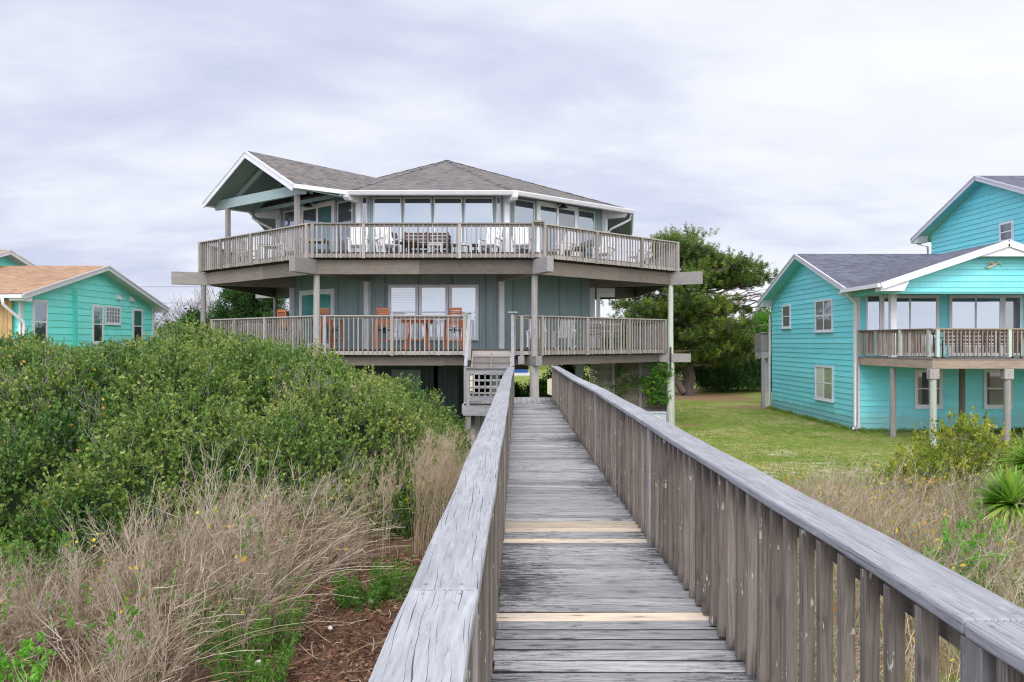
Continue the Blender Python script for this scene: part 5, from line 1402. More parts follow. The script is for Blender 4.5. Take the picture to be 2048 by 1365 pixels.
def build_brush():
    nb = NB()
    n = 9000
    y = RNG.uniform(4.0, 8.9, n); px = RNG.uniform(-120, 735, n); x = (px - CXP) / FPX * y
    lim = np.interp(y, [4.0, 5.0, 6.0, 7.2, 8.9], [330, 430, 520, 640, 735])
    keep = (px < lim + RNG.normal(size=n) * 35) & (y > np.interp(px, [-120, 200, 735], [3.9, 4.2, 6.4])) & (y < np.interp(px, [-120, 0, 200, 400, 560], [6.7, 7.0, 7.6, 8.4, 8.8]))
    keep &= RNG.random(n) < np.clip(2.2 * vnoise(x, y, .48) - .66, .02, 1)
    x, y, px = x[keep], y[keep], px[keep]
    top = np.interp(px, [-120, 0, 100, 200, 330, 430, 560, 660, 740], [.46, .48, .64, .86, 1.02, 1.18, 1.14, .82, .7])
    h = top * RNG.uniform(.45, 1.08, len(x)) * np.interp(y, [4, 5.5, 8.9], [.75, .9, 1.0])
    lean = np.stack([RNG.normal(.28, .30, len(x)), RNG.normal(-.05, .25, len(x))], -1)
    C = arcs(x, y, h, lean, .012, 8, .12)
    r = .0012 + .0030 * RNG.random(len(x)) ** 2.5
    nb.stems(C, r[:, None] * np.linspace(1.1, .45, 8)[None], 0, np.clip(RNG.normal(.44, .19, len(x)) + (vnoise(x + 11, y, .6) - .5) * .8, 0, 1))
    side_twigs(nb, C, 11000, .22, .0016, 0, .35)
    # feathery seed heads at many of the tips
    m = 5200; i = RNG.integers(0, len(x), m); P = C[i, -1] + (C[i, -2] - C[i, -1]) * RNG.random((m, 1)); D = unit(unit(C[i, -1] - C[i, -2]) + RNG.normal(size=(m, 3)) * .5); t = np.linspace(0, 1, 3); Ls = RNG.uniform(.03, .10, m)
    nb.stems(P[:, None] + D[:, None] * (Ls[:, None] * t)[..., None], .0022 * (1.1 - .6 * t)[None].repeat(m, 0), 0, RNG.uniform(.45, 1, m))
    # arching, half fallen canes sweeping to the right
    m = 420; q = RNG.integers(0, len(x), m)
    C2 = arcs(x[q], y[q] , top[q] * RNG.uniform(.6, .95, m), np.stack([RNG.uniform(.5, 1.3, m), RNG.normal(-.1, .3, m)], -1), .015, 9, .35)
    nb.stems(C2, RNG.uniform(.0022, .0042, m)[:, None] * np.linspace(1.1, .5, 9)[None], 0)
    # pale upright dead sticks
    m = 260; q = RNG.integers(0, len(x), m)
    C3 = arcs(x[q], y[q] + .2, top[q] * RNG.uniform(.6, 1.25, m), RNG.normal(.05, .2, (m, 2)), .012, 8)
    nb.stems(C3, RNG.uniform(.003, .0058, m)[:, None] * np.linspace(1.1, .35, 8)[None], 0, RNG.uniform(.75, 1, m))
    side_twigs(nb, C3, 2200, .28, .0028, 0, .7)
    # green undergrowth and yellow vine leaves caught in it
    m = 700; q = RNG.integers(0, len(x), m); P = np.stack([x[q], y[q], ground_z(x[q], y[q]) + RNG.uniform(.05, .9, m)], -1)
    cl = vnoise(P[:, 0] + 7, P[:, 1] + P[:, 2], .5) > .54
    P = P[cl]; sprigs(nb, P, np.tile([0, -.1, 1.0], (len(P), 1)), .16, 10, .035, .013, .6, 1, 0, .0018)
    P = np.stack([x[q], y[q] - .1, ground_z(x[q], y[q]) + RNG.uniform(.3, 1.0, m)], -1); cl = vnoise(P[:, 0], P[:, 1] + 30 + P[:, 2], .4) > .83; P = P[cl]
    for _ in range(3): nb.leaves(P + RNG.normal(size=P.shape) * .05, RNG.normal(size=P.shape), RNG.uniform(.025, .05, len(P)), RNG.uniform(.02, .036, len(P)), 2, RNG.uniform(0, .7, len(P)))
    tag(nb.build('dry_brush', [M['brush'], M['weed'], M['leafpop']]), 'tangle of dry grey and pinkish weed stems at the foot of the thicket', 'brush', None, 'stuff')
    # tan feathery grass clump against the thicket
    def broom(px0, px1, y0, n, hh, label):
        nb = NB(); y = RNG.uniform(y0 - .4, y0 + .5, n); x = (RNG.uniform(px0, px1, n) - CXP) / FPX * y
        C = arcs(x, y, hh * RNG.uniform(.7, 1.08, n), np.stack([RNG.normal(.10, .12, n), RNG.normal(0, .12, n)], -1), .008, 8)
        nb.stems(C, RNG.uniform(.002, .0032, n)[:, None] * np.linspace(1.1, .5, 8)[None], 0)
        top = C[:, -3:]; m = n * 26; i = RNG.integers(0, n, m); P = C[i, RNG.integers(5, 8, m)]
        D = unit(np.stack([RNG.normal(.1, .35, m), RNG.normal(0, .35, m), RNG.uniform(.6, 1.2, m)], -1))
        t = np.linspace(0, 1, 3); L = RNG.uniform(.06, .2, m)
        nb.stems(P[:, None] + D[:, None] * (L[:, None] * t)[..., None], .0013 * (1.2 - t)[None].repeat(m, 0), 0, RNG.uniform(.4, 1, m))
        tag(nb.build('broom_grass', [M['straw']]), label, 'grass clump', 'tan broom grass clumps')
    broom(826, 912, 9.0, 130, 1.22, 'tall tan feathery grass clump beside the left boardwalk rail')
    broom(715, 790, 8.9, 30, 1.05, 'thin tan grass clump between the brush and the feathery grass')
    # feathery green weeds in the litter
    def weed(x, y, r, hh, n, label, mat='weed', name='weed'):
        nb = NB(); a = RNG.uniform(0, 6.283, n); rr = r * np.sqrt(RNG.random(n)); X = x + rr * np.cos(a); Y = y + rr * np.sin(a)
        C = arcs(X, Y, hh * RNG.uniform(.5, 1.05, n), np.stack([np.cos(a) * .35, np.sin(a) * .35], -1), .008, 6)
        nb.stems(C, .002 * np.linspace(1.1, .5, 6)[None].repeat(n, 0), 1)
        m = n * 60; i = RNG.integers(0, n, m); P = C[i, RNG.integers(1, 6, m)] + RNG.normal(size=(m, 3)) * .01
        nb.leaves(P, RNG.normal(size=(m, 3)) + [0, 0, .8], RNG.uniform(.03, .06, m), .010 if mat == 'weed' else .024, 0)
        tag(nb.build(name, [M[mat], M['twig']]), label, 'weed', 'green weeds in the dune litter')
    weed(-2.05, 6.2, .42, .5, 70, 'largest feathery green weed in the bare leaf litter')
    weed(-1.35, 7.35, .25, .3, 40, 'small feathery green weed near the left rail')
    weed(-.95, 7.6, .3, .42, 40, 'feathery green weed tight against the left rail')
    weed(-1.75, 5.35, .25, .35, 30, 'low green weed at the bottom edge of the leaf litter')
    weed(-3.3, 5.1, .3, .4, 36, 'green weed at the front of the dry brush, bottom left', 'bright')
    # fallen leaves, sticks and shells on the bare patch
    nb = NB(); m = 16000; y = RNG.uniform(4.2, 9, m); x = RNG.uniform(-3.2, -.15, m)
    keep = (x * FPX / y + CXP > np.interp(y, [4, 6, 7.5, 9], [330, 440, 560, 640]))
    x, y = x[keep], y[keep]; P = np.stack([x, y, ground_z(x, y) + RNG.uniform(0, .03, len(x))], -1)
    D = np.stack([RNG.normal(size=len(x)), RNG.normal(size=len(x)), RNG.normal(.05, .3, len(x))], -1)
    nb.leaves(P, D, RNG.uniform(.02, .06, len(x)), RNG.uniform(.012, .03, len(x)), 0)
    m = 420; i = RNG.integers(0, len(x), m); t = np.linspace(0, 1, 5); a = RNG.uniform(0, 3.14, m); L = RNG.uniform(.08, .5, m)
    C = P[i][:, None] + np.stack([np.cos(a), np.sin(a), RNG.normal(.02, .08, m)], -1)[:, None] * (L[:, None] * t)[..., None] + RNG.normal(size=(m, 5, 3)) * .008 + [0, 0, .015]
    nb.stems(C, RNG.uniform(.0015, .004, m)[:, None].repeat(5, 1), 1)
    tag(nb.build('leaf_litter', [M['litterleaf'], M['brush']]), 'red brown fallen leaves and sticks on the bare dune patch', 'litter', None, 'stuff')
    for k, (sx, sy) in enumerate(((-1.82, 5.75), (-1.28, 7.3), (-1.5, 6.6))):
        m = MB(); s = .032 - .006 * k; z = float(ground_z(sx, sy)) + .03
        m.tube([(sx - s, sy, z), (sx - s * .5, sy, z + s * .3), (sx, sy, z + s * .4), (sx + s * .6, sy, z + s * .25), (sx + s, sy, z)], [s * .2, s * .8, s, s * .7, s * .15], 9)
        tag(m.build('shell', M['shell'], None, smooth=True), ['white shell on the leaf litter near the bottom edge', 'small white shell on the litter below the left rail', 'pale shell fragment in the middle of the leaf litter'][k], 'shell', 'bleached shells on the litter')

def build_right_dune():
    nb = NB()
    # mixed dry grass and twiggy brush
    n = 38000; y = RNG.uniform(3.0, 18.5, n); x = RNG.uniform(1.5, 11.5, n)
    keep = (x < .70 * y + 1.2) & (x > 1.5) & (y < np.interp(x, [1.5, 5, 7, 11], [13, 15.5, 18, 18.5]) + RNG.normal(size=n) * .8)
    keep &= RNG.random(n) < np.clip(.15 + 1.1 * vnoise(x, y, .8) - .25 * smooth(15, 19, y), 0, 1)
    x, y = x[keep], y[keep]; n = len(x)
    h = RNG.uniform(.22, .78, n) * np.interp(y, [3, 9, 18], [.8, 1.0, .8]) * (.6 + .6 * vnoise(x + 4, y, 1.2))
    C = arcs(x, y, h, np.stack([RNG.normal(-.05, .42, n), RNG.normal(0, .35, n)], -1), .014, 7, .15)
    nb.stems(C, RNG.uniform(.0016, .0036, n)[:, None] * np.linspace(1.1, .45, 7)[None], 0)
    side_twigs(nb, C, 15000, .17, .0016, 0)
    m = 620; q = RNG.integers(0, n, m); C3 = arcs(x[q], y[q], RNG.uniform(.35, .9, m), RNG.normal(0, .4, (m, 2)), .018, 8)
    nb.stems(C3, RNG.uniform(.003, .0065, m)[:, None] * np.linspace(1.1, .4, 8)[None], 1, RNG.uniform(.6, 1, m)); side_twigs(nb, C3, 4200, .22, .0024, 1, .6)
    # green blades and coloured leaves
    m = 5200; y2 = RNG.uniform(4, 18.5, m); x2 = RNG.uniform(1.6, 11.5, m); k = (vnoise(x2 + 2, y2, 1.3) > .52) & (x2 < .7 * y2 + 1.2); x2, y2 = x2[k], y2[k]
    C = arcs(x2, y2, RNG.uniform(.15, .5, len(x2)), RNG.normal(0, .4, (len(x2), 2)), .008, 5, .2)
    nb.stems(C, RNG.uniform(.0025, .0045, len(x2))[:, None] * np.linspace(1.1, .3, 5)[None], 2)
    m = 800; y2 = RNG.uniform(5, 18, m); x2 = RNG.uniform(1.8, 11, m); k = (vnoise(x2 + 30, y2, .7) > .55) & (x2 < .7 * y2 + 1); x2, y2 = x2[k], y2[k]
    P = np.stack([x2, y2, ground_z(x2, y2) + RNG.uniform(.1, .55, len(x2))], -1)
    for _ in range(3): nb.leaves(P + RNG.normal(size=P.shape) * .07, RNG.normal(size=P.shape), RNG.uniform(.04, .09, len(P)), RNG.uniform(.03, .055, len(P)), 3)
    tag(nb.build('dune_grass', [M['drygrass'], M['brush'], M['weed'], M['leafpop']]), 'dry tan dune grass and twigs right of the boardwalk', 'dune grass', None, 'stuff')

    m = 900; y2 = RNG.uniform(6, 18.5, m); x2 = RNG.uniform(1.8, 11.5, m); k = (vnoise(x2 + 17, y2 + 3, 1.1) > .60) & (x2 < .7 * y2 + 1); x2, y2 = x2[k], y2[k]
    P = np.stack([x2, y2, ground_z(x2, y2) + RNG.uniform(.02, .3, len(x2))], -1); nb2 = NB()
    sprigs(nb2, P, np.tile([0, -.1, 1.0], (len(P), 1)), .24, 16, .045, .022, .6, 0, 1, .002)
    tag(nb2.build('green_undergrowth', [M['myrtle'], M['twig']]), 'low green leafy growth scattered through the right hand dune grass', 'undergrowth', None, 'stuff')
    def shrub(name, label, x, y, rx, ry, hh, n, mat, leafL, leafW, group=None, sz=.28, nleaf=14, rise=.3):
        nb = NB(); g = float(ground_z(x, y))
        # stems
        m = 26; a = RNG.uniform(0, 6.283, m); t = np.linspace(0, 1, 6)
        q = RNG.uniform(.3, .9, m)
        C = np.stack([x + (np.cos(a) * rx * q)[:, None] * t ** 1.3, y + (np.sin(a) * ry * q)[:, None] * t ** 1.3, g - .05 + (hh * RNG.uniform(.6, .95, m))[:, None] * t], -1)
        nb.stems(C, np.linspace(.014, .004, 6)[None].repeat(m, 0), 1)
        # leafy twigs spread through an uneven volume
        u = unit(RNG.normal(size=(n, 3))); u[:, 2] = np.abs(u[:, 2]) * 1.1 - .12
        rad = RNG.random(n) ** .45; lump = .72 + .5 * vnoise(u[:, 0] * 2 + x, u[:, 1] * 2 + u[:, 2] * 2 + y, .55)
        P = np.stack([x + u[:, 0] * rx * rad * lump, y + u[:, 1] * ry * rad * lump, g + .05 + np.clip(u[:, 2], -.05, 1) * hh * rad * lump], -1)
        sprigs(nb, P, u + [0, 0, rise], sz, nleaf, leafL, leafW, .6, 0, 1, .003, tipbias=.2)
        return tag(nb.build(name, [M[mat], M['twig']]), label, 'shrub', group)
    shrub('yellow_shrub', 'yellow green leafy shrub in front of the turquoise house deck posts', 9.7, 17.2, 1.15, .9, 1.5, 560, 'yellowleaf', .085, .042)
    shrub('yellow_shrub', 'low sprawling yellow green shrub left of the deck post shrub', 8.5, 16.6, .95, .9, .7, 300, 'yellowleaf', .075, .035)
    shrub('green_sapling', 'bright green leafy sapling in the dry grass below the yuccas', 4.85, 8.7, .24, .24, .72, 75, 'bright', .055, .024, sz=.22)
    shrub('green_sapling', 'small bright green sapling just left of the front yucca', 5.65, 9.5, .2, .2, .5, 36, 'bright', .055, .022, sz=.25)
    def yucca(label, x, y, zc, n, L):
        nb = NB(); g = float(ground_z(x, y))
        th = RNG.uniform(0, 6.283, n); el = np.arcsin(RNG.uniform(-.45, .99, n)); Ls = L * RNG.uniform(.75, 1.1, n)
        D = np.stack([np.cos(th) * np.cos(el), np.sin(th) * np.cos(el), np.sin(el)], -1); S = unit(np.cross(D, [0, 0, 1.0]) + 1e-6)
        t = np.linspace(0, 1, 6); sag = .18 * np.cos(el)
        C = np.array([x, y, zc]) + D[:, None] * (Ls[:, None] * t)[..., None]; C[..., 2] -= (sag * Ls)[:, None] * t ** 2
        w = np.array([.5, .9, 1, .8, .45, .03]) * .026
        A = C + S[:, None] * w[None, :, None]; B = C - S[:, None] * w[None, :, None]; A[..., 2] += w[None] * .5; B[..., 2] += w[None] * .5
        V = np.stack([A, C, B], 2).reshape(-1, 3); i = np.arange(n * 18).reshape(n, 6, 3)
        F = np.concatenate([np.stack([i[:, :-1, c], i[:, :-1, c + 1], i[:, 1:, c + 1], i[:, 1:, c]], -1).reshape(-1, 4) for c in (0, 1)])
        r = np.where(el < -.1, RNG.uniform(.6, 1, n), RNG.uniform(0, .85, n)); nb.add(V, F, 0, np.concatenate([np.repeat(r, 5)] * 2))
        P = np.stack([np.full((1, 4), x), np.full((1, 4), y), np.linspace(g - .05, zc - .05, 4)[None]], -1); nb.stems(P, np.full((1, 4), .05), 1)
        tag(nb.build('yucca', [M['yucca'], M['bark']]), label, 'yucca', 'spiky yuccas at the right edge')
    yucca('spiky green yucca nearer the rail at the right edge', 7.0, 11.2, .92, 260, .62)
    yucca('spiky yucca behind and above the other at the right edge', 8.75, 13.4, 1.15, 220, .70)

def build_lawn():
    nb = NB(); n = 95000
    y = RNG.uniform(13.5, 44, n) ; y = 13.5 + (y - 13.5) ** 1.0 * RNG.random(n) ** .6
    x = RNG.uniform(1.2, 15, n)
    k = (x < .68 * y) & ~((x > 12.5) & (y > 29.2)) & (y > np.interp(x, [1.5, 5, 7, 11], [12, 14.5, 16.5, 17])) & (RNG.random(n) < .25 + .9 * vnoise(x, y, 1.1))
    x, y = x[k], y[k]; n = len(x)
    P = np.stack([x, y, ground_z(x, y) - .005], -1); D = np.stack([RNG.normal(0, .55, n), RNG.normal(0, .55, n), np.ones(n)], -1)
    nb.leaves(P, D, RNG.uniform(.03, .10, n), RNG.uniform(.008, .018, n), 0, np.clip(vnoise(x + 13, y, 1.6) * .7 + RNG.random(n) * .4, 0, 1))
    m = 5200; u = RNG.random(m); side = RNG.random(m) < .55
    x = np.where(side, 12.55 - np.abs(RNG.normal(0, .14, m)), 12.6 + 8 * u); y = np.where(side, 29.3 + 9.4 * u, 29.15 - np.abs(RNG.normal(0, .2, m)))
    k = RNG.random(m) < vnoise(x, y, .6) * 1.3 - .1; x, y = x[k], y[k]; n = len(x)
    nb.leaves(np.stack([x, y, ground_z(x, y) - .01], -1), np.stack([RNG.normal(0, .5, n), RNG.normal(0, .5, n), np.ones(n)], -1), RNG.uniform(.08, .24, n), RNG.uniform(.012, .03, n), 0, RNG.random(n) * .7)
    tag(nb.build('lawn_grass', [M['lawnblade']]), 'patchy green and straw coloured lawn between the houses', 'lawn', None, 'stuff')

# ------------------------------------------------------------------ trees
def limb(p0, p1, n=6, wob=.08, up=0.0):
    p0, p1 = np.array(p0, float), np.array(p1, float); t = np.linspace(0, 1, n)[:, None]; L = np.linalg.norm(p1 - p0)
    C = p0 + (p1 - p0) * t; C[1:-1] += RNG.normal(size=(n - 2, 3)) * wob * L * .3; C[:, 2] += up * np.sin(t[:, 0] * math.pi) * L
    return C
def tree_root(name, label, cat, x, y, group=None):
    return thing(name, label, cat, (x, y, float(ground_z(x, y))), group)
def trunk_mesh(parent, chains, name='trunk'):
    m = MB()
    for C, r0, r1 in chains:
        m.tube([tuple(c) for c in C], [r0 + (r1 - r0) * i / (len(C) - 1) for i in range(len(C))], 9)
    return m.build(name, M['bark'], parent, smooth=False)

def build_pine():
    x, y = 10.6, 48.0; t = tree_root('pine_tree', 'broad dark pine with forked trunk between the grey-green and turquoise houses', 'tree', x, y)
    ch = [(limb((x, y, -.2), (x - .1, y, 3.6), 7, .05), .40, .30), (limb((x - .1, y, 3.5), (x - .3, y, 8.6), 7, .06), .30, .07),
          (limb((x - .35, y - .2, .2), (x - 1.5, y - .2, 2.2), 5, .05), .22, .18), (limb((x - 1.5, y - .2, 2.2), (x - 1.2, y, 4.8), 5, .05), .18, .08)]
    tips = []
    # sight-measured crown outline: (dx, z) half-widths by height
    hz = [2.0, 2.8, 4.0, 5.2, 6.2, 7.2, 8.2, 9.2, 9.9]; lo = [-3.2, -5.2, -5.8, -5.2, -4.2, -3.4, -2.6, -1.9, -.2]; hi = [3.8, 5.0, 5.6, 6.1, 6.2, 5.2, 3.6, 2.7, 1.6]
    for k in range(110):
        z = RNG.uniform(2.3, 9.6); a = RNG.uniform(0, 6.283); c, s = math.cos(a), math.sin(a)
        w = (np.interp(z, hz, hi) if c > 0 else -np.interp(z, hz, lo)); dep = .75 * np.interp(z, hz, [3.5, 4.4, 4.8, 4.8, 4.4, 3.8, 2.8, 2.0, 1.0])
        f = RNG.uniform(.6, 1.0)
        z = round(z / .85) * .85 + RNG.uniform(-.15, .15); p1 = (x + c * w * f, y + s * dep * f, z + RNG.uniform(-.1, .2)); zb = max(1.9, z - RNG.uniform(.2, .9))
        C = limb((x - .1 - .04 * zb, y, min(zb, 8.3)), p1, 7, .10, -.04); ch.append((C, .10, .018))
        for j in range(2, 7):
            for q in range(3):
                d = RNG.normal(size=3) * [.9, .9, .18]; e = C[j] + d * RNG.uniform(.4, 1.0)
                tips.append(e); tips.append((C[j] + e) / 2)
            if j > 3 and RNG.random() < .6: ch.append((limb(C[j], C[j] + RNG.normal(size=3) * [.8, .8, .25], 4, .1), .02, .006))
    trunk_mesh(t, ch)
    T = np.array(tips); n0 = len(T)
    # every shoot is an upturned bottle-brush of needles
    T = np.repeat(T, 3, 0) + RNG.normal(size=(n0 * 3, 3)) * [.40, .40, .11]
    zz = T[:, 2]; inside = (T[:, 0] - x > np.interp(zz, hz, lo) - .2) & (T[:, 0] - x < np.interp(zz, hz, hi) + .2) & (zz < 10.0)
    gap = vnoise(T[:, 0] * .42 + T[:, 1] * .3 + 50, zz * 1.55 + 11, .85) + .25 * vnoise(T[:, 0], T[:, 1] + zz, .9)
    T = T[inside & (gap > .50)]
    nb = NB(); n = len(T); k = 54
    out = np.stack([T[:, 0] - x, T[:, 1] - y, np.zeros(n)], -1) / 6.0
    ax_ = unit(out * .55 + np.stack([RNG.normal(0, .28, n), RNG.normal(0, .28, n), RNG.uniform(.7, 1.3, n)], -1)); S = RNG.uniform(.25, .55, n) + .3 * smooth(6.5, 9, T[:, 2]) * RNG.random(n)
    u = RNG.random((n, k)); P = T[:, None] + ax_[:, None] * (S[:, None] * u)[..., None]
    ring = RNG.normal(size=(n, k, 3)); ring = unit(ring - ax_[:, None] * (ring * ax_[:, None]).sum(-1, keepdims=True))
    D = unit(ax_[:, None] * .5 + ring * 1.0)
    base = np.clip(.42 + RNG.normal(0, .2, n), 0, .9)
    r = np.clip(base[:, None] * .6 + RNG.random((n, k)) * .25 + .22 * (u - .45), 0, 1)
    nb.leaves(P.reshape(-1, 3), D.reshape(-1, 3), RNG.uniform(.13, .23, n * k) * (1.15 - .5 * u.ravel()), RNG.uniform(.018, .034, n * k), 0, r.ravel())
    q = np.linspace(0, 1, 3); nb.stems(T[:, None] + ax_[:, None] * (S[:, None] * 1.22 * q)[..., None], .008 * (1.2 - q)[None].repeat(n, 0), 1, RNG.uniform(.0, .4, n))
    nb.build('crown', [M['needle'], M['straw']], t)

def blob_tree(name, label, x, y, H, prof_z, prof_lo, prof_hi, nl, mat, leafL, leafW, tuft, trunk_r=.16, cat='tree', group=None, gapk=.42, zmin=.8, vert=.3, per=20, dk=.7):
    t = tree_root(name, label, cat, x, y, group); g = OFF[t.name].z
    ch = [(limb((x, y, g - .2), (x, y, g + H * .85), 7, .06), trunk_r, .03)]; tips = []
    for k in range(nl):
        z = RNG.uniform(zmin, H * .97); a = RNG.uniform(0, 6.283); c, s = math.cos(a), math.sin(a)
        w = np.interp(z, prof_z, prof_hi) if c > 0 else -np.interp(z, prof_z, prof_lo); dep = dk * .5 * (np.interp(z, prof_z, prof_hi) - np.interp(z, prof_z, prof_lo)); f = RNG.uniform(.35, 1.0)
        p1 = np.array((x + c * w * f, y + s * dep * f, g + z)); C = limb((x, y, g + max(.3, z * RNG.uniform(.55, .85))), p1, 5, .1); ch.append((C, .05, .01))
        for j in range(1, 5):
            for q in range(4): tips.append(C[j] + RNG.normal(size=3) * [tuft, tuft, tuft * .45])
    trunk_mesh(t, ch)
    T = np.array(tips); T = np.repeat(T, 3, 0) + RNG.normal(size=(len(T) * 3, 3)) * tuft * .5
    zz = T[:, 2] - g; gap = vnoise(T[:, 0] * 1.2 + 70, zz * 1.4 + x, .8)
    T = T[(zz < H * 1.02) & (zz > .15) & (gap > gapk) & (T[:, 0] - x > np.interp(zz, prof_z, prof_lo) - .2) & (T[:, 0] - x < np.interp(zz, prof_z, prof_hi) + .2)]; n = len(T)
    nb = NB(); P = T[:, None] + RNG.normal(size=(n, per, 3)) * [.16, .16, .12]
    out = unit(T - np.array([x, y, g + H * .4])); D = unit(out[:, None] + RNG.normal(size=(n, per, 3)) * .7 + [0, 0, vert])
    base = np.clip(RNG.normal(.45, .22, n), 0, 1)
    nb.leaves(P.reshape(-1, 3), D.reshape(-1, 3), RNG.uniform(.7, 1.3, n * per) * leafL, RNG.uniform(.7, 1.3, n * per) * leafW, 0, np.clip(base[:, None] * .6 + RNG.random((n, per)) * .4, 0, 1).ravel())
    return t, nb

def build_trees():
    build_pine()
    mt = lambda k: [M[k], M['bark']]
    # cedar behind the lower deck's left corner
    t, nb = blob_tree('cedar_tree', 'dark green bushy cedar rising behind the left lower deck railing', -14.6, 45, 7.1, [0, 1.2, 2.4, 3.8, 5.0, 6.2, 7.1], [-2.9, -3.0, -2.9, -2.5, -1.9, -1.1, -.2], [2.4, 2.6, 2.6, 2.3, 1.9, 1.2, .3], 80, 'cedar', .13, .05, .42, .2, gapk=.34, per=44)
    nb.build('crown', mt('cedar'), t)
    t, nb = blob_tree('cedar_tree', 'small leaning cedar close to the left white corner post', -12.5, 43, 4.9, [0, 1.5, 3, 4, 4.9], [-1.2, -1.3, -1.1, -.8, -.2], [1.0, 1.2, 1.1, .8, .2], 30, 'cedar', .13, .05, .32, .12, gapk=.34, per=24)
    nb.build('crown', mt('cedar'), t)
    t, nb = blob_tree('evergreen_shrub', 'low dark evergreen shrub between the mint cottage and the cedar', -18.2, 46, 5.0, [0, 1, 2.6, 3.9, 5.0], [-2.3, -2.4, -1.9, -1.2, -.2], [2.2, 2.4, 2.2, 1.6, .3], 60, 'cedar', .16, .075, .4, .1, 'shrub', gapk=.30, per=26)
    nb.build('crown', mt('cedar'), t)
    # bare trees beyond
    for k, (x, y, h) in enumerate(((-24.2, 58, 6.3), (-21.6, 60, 6.6), (-19.4, 59, 6.0), (-26.5, 60, 5.2), (-17.4, 62, 6.2))):
        t = tree_root('bare_tree', ['leafless grey tree nearest the mint cottage gable', 'leafless grey tree second from the mint cottage', 'leafless grey tree behind the left deck post', 'leafless grey tree half hidden by the mint cottage', 'leafless grey tree nearest the cedar'][k], 'tree', x, y, 'leafless trees on the left')
        nb = NB(); g = OFF[t.name].z; C0 = limb((x, y, g - .1), (x + .2, y, g + h * .45), 5, .1); MB().tube([tuple(c) for c in C0], [.11, .10, .09, .08, .07], 7).build('trunk', M['twig'], t)
        cur = [(C0[-1], np.array([.1, 0, 1.0]))] + [(C0[j], np.array([RNG.normal(), RNG.normal() * .5, 1.0])) for j in (2, 3, 4)]
        for lev in range(4):
            nxt = []; L = h * (.26 - .045 * lev); S = []
            for p, d in cur:
                for q in range(3):
                    d2 = unit(unit(d) + RNG.normal(size=3) * [.5, .4, .25] + [0, 0, .12]); e = p + d2 * L * RNG.uniform(.6, 1.1)
                    S.append(limb(p, e, 4, .12)); nxt.append((e, d2))
            S = np.array(S); r = [.045, .028, .018, .012][lev]; nb.stems(S, np.linspace(r, r * .6, 4)[None].repeat(len(S), 0), 0, RNG.uniform(.2, .6, len(S)))
            cur = nxt
        nb.build('crown', [M['twig']], t)
    # planting along the back of the right-hand lawn
    t, nb = blob_tree('flowering_shrub', 'large shrub with cream blossom beside the pine trunk', 14.3, 53, 4.2, [0, 1.2, 2.4, 3.4, 4.2], [-2.6, -2.8, -2.7, -2.0, -.4], [3.0, 3.2, 3.0, 2.4, .5], 56, 'hedge', .15, .085, .42, .08, 'shrub', gapk=.26, per=22)
    P = np.concatenate(nb.V)[::4]; sel = (P[:, 2] > 1.7) & (vnoise(P[:, 0] * 1.1, P[:, 2] * 1.1 + 60, .7) > .52) & (RNG.random(len(P)) < .5) & (P[:, 1] < 53.2)
    nb.leaves(P[sel], RNG.normal(size=(sel.sum(), 3)), .13, .11, 2); nb.build('crown', [M['hedge'], M['bark'], M['flower']], t)
    t, nb = blob_tree('clipped_shrub', 'rounded clipped dark green shrub at the end of the lawn', 16.8, 52, 2.9, [0, 1, 2, 2.6, 2.9], [-1.5, -1.55, -1.4, -.9, -.2], [1.5, 1.55, 1.4, .9, .2], 46, 'hedge', .10, .06, .32, .06, 'shrub', gapk=.1, per=26)
    nb.build('crown', mt('hedge'), t)
    t, nb = blob_tree('clipped_shrub', 'dark low shrub under the cream blossom behind the pine trunk', 13.0, 51.4, 2.3, [0, 1, 1.7, 2.3], [-2.2, -2.2, -1.8, -.3], [2.4, 2.4, 1.8, .3], 46, 'hedge', .11, .06, .35, .06, 'shrub', gapk=.12, per=26)
    nb.build('crown', mt('hedge'), t)
    for k, (x, y, H, w) in enumerate(((18.2, 58, 5.2, 2.6), (20.6, 62, 6.4, 3.0), (7.2, 60, 4.6, 3.2), (11.5, 64, 5.6, 3.5), (16, 66, 6.0, 3.5))):
        t, nb = blob_tree('background_tree', ['olive green tree just left of the turquoise house service porch', 'tallest olive tree half behind the turquoise house', 'bushy tree behind the lattice screen', 'bushy tree behind the pine trunk', 'bushy tree between the blossom shrub and turquoise house'][k], x, y, H, [0, H * .3, H * .6, H * .85, H], [-w * .9, -w, -w * .85, -w * .5, -.2], [w * .9, w, w * .85, w * .5, .2], 48, 'yellowleaf' if k in (0,) else 'cedar', .18, .085, .5, .12, group='trees behind the lawn', gapk=.30, per=18)
        nb.build('crown', mt('weed' if k == 0 else 'cedar'), t)
    for k, (x, y, H, w, mt_) in enumerate(((1.3, 33.2, 1.45, .75, 'weed'), (2.3, 34.5, 2.2, .9, 'hedge'), (-1.3, 36, 2.0, .8, 'hedge'), (-.3, 40, 1.0, .8, 'weed'))):
        t, nb = blob_tree('garden_shrub', ['leafy garden shrub behind the black pump', 'dark garden shrub at the landing end of the right rail', 'twiggy shrub behind the yellow planter', 'low shrub on the back lawn seen under the house'][k], x, y, H, [0, H * .4, H * .8, H], [-w, -w, -w * .7, -.2], [w, w, w * .7, .2], 30, mt_, .10, .04, .22, .04, 'shrub', gapk=.1, per=22, zmin=.2, dk=1)
        nb.build('crown', mt(mt_), t)
    # vine on the lattice
    nb = NB(); n = 900; u = RNG.random(n); v = RNG.random(n)
    den = (vnoise(u * 6, v * 6, 1.0) > .42) & ((u > .70) | (RNG.random(n) < .35)) & (u > .32); u, v = u[den], v[den]
    P = np.stack([3.15 + 2.85 * u, 32.15 - 1.2 * u - .12 - RNG.random(len(u)) * .2, .75 + 1.55 * v], -1)
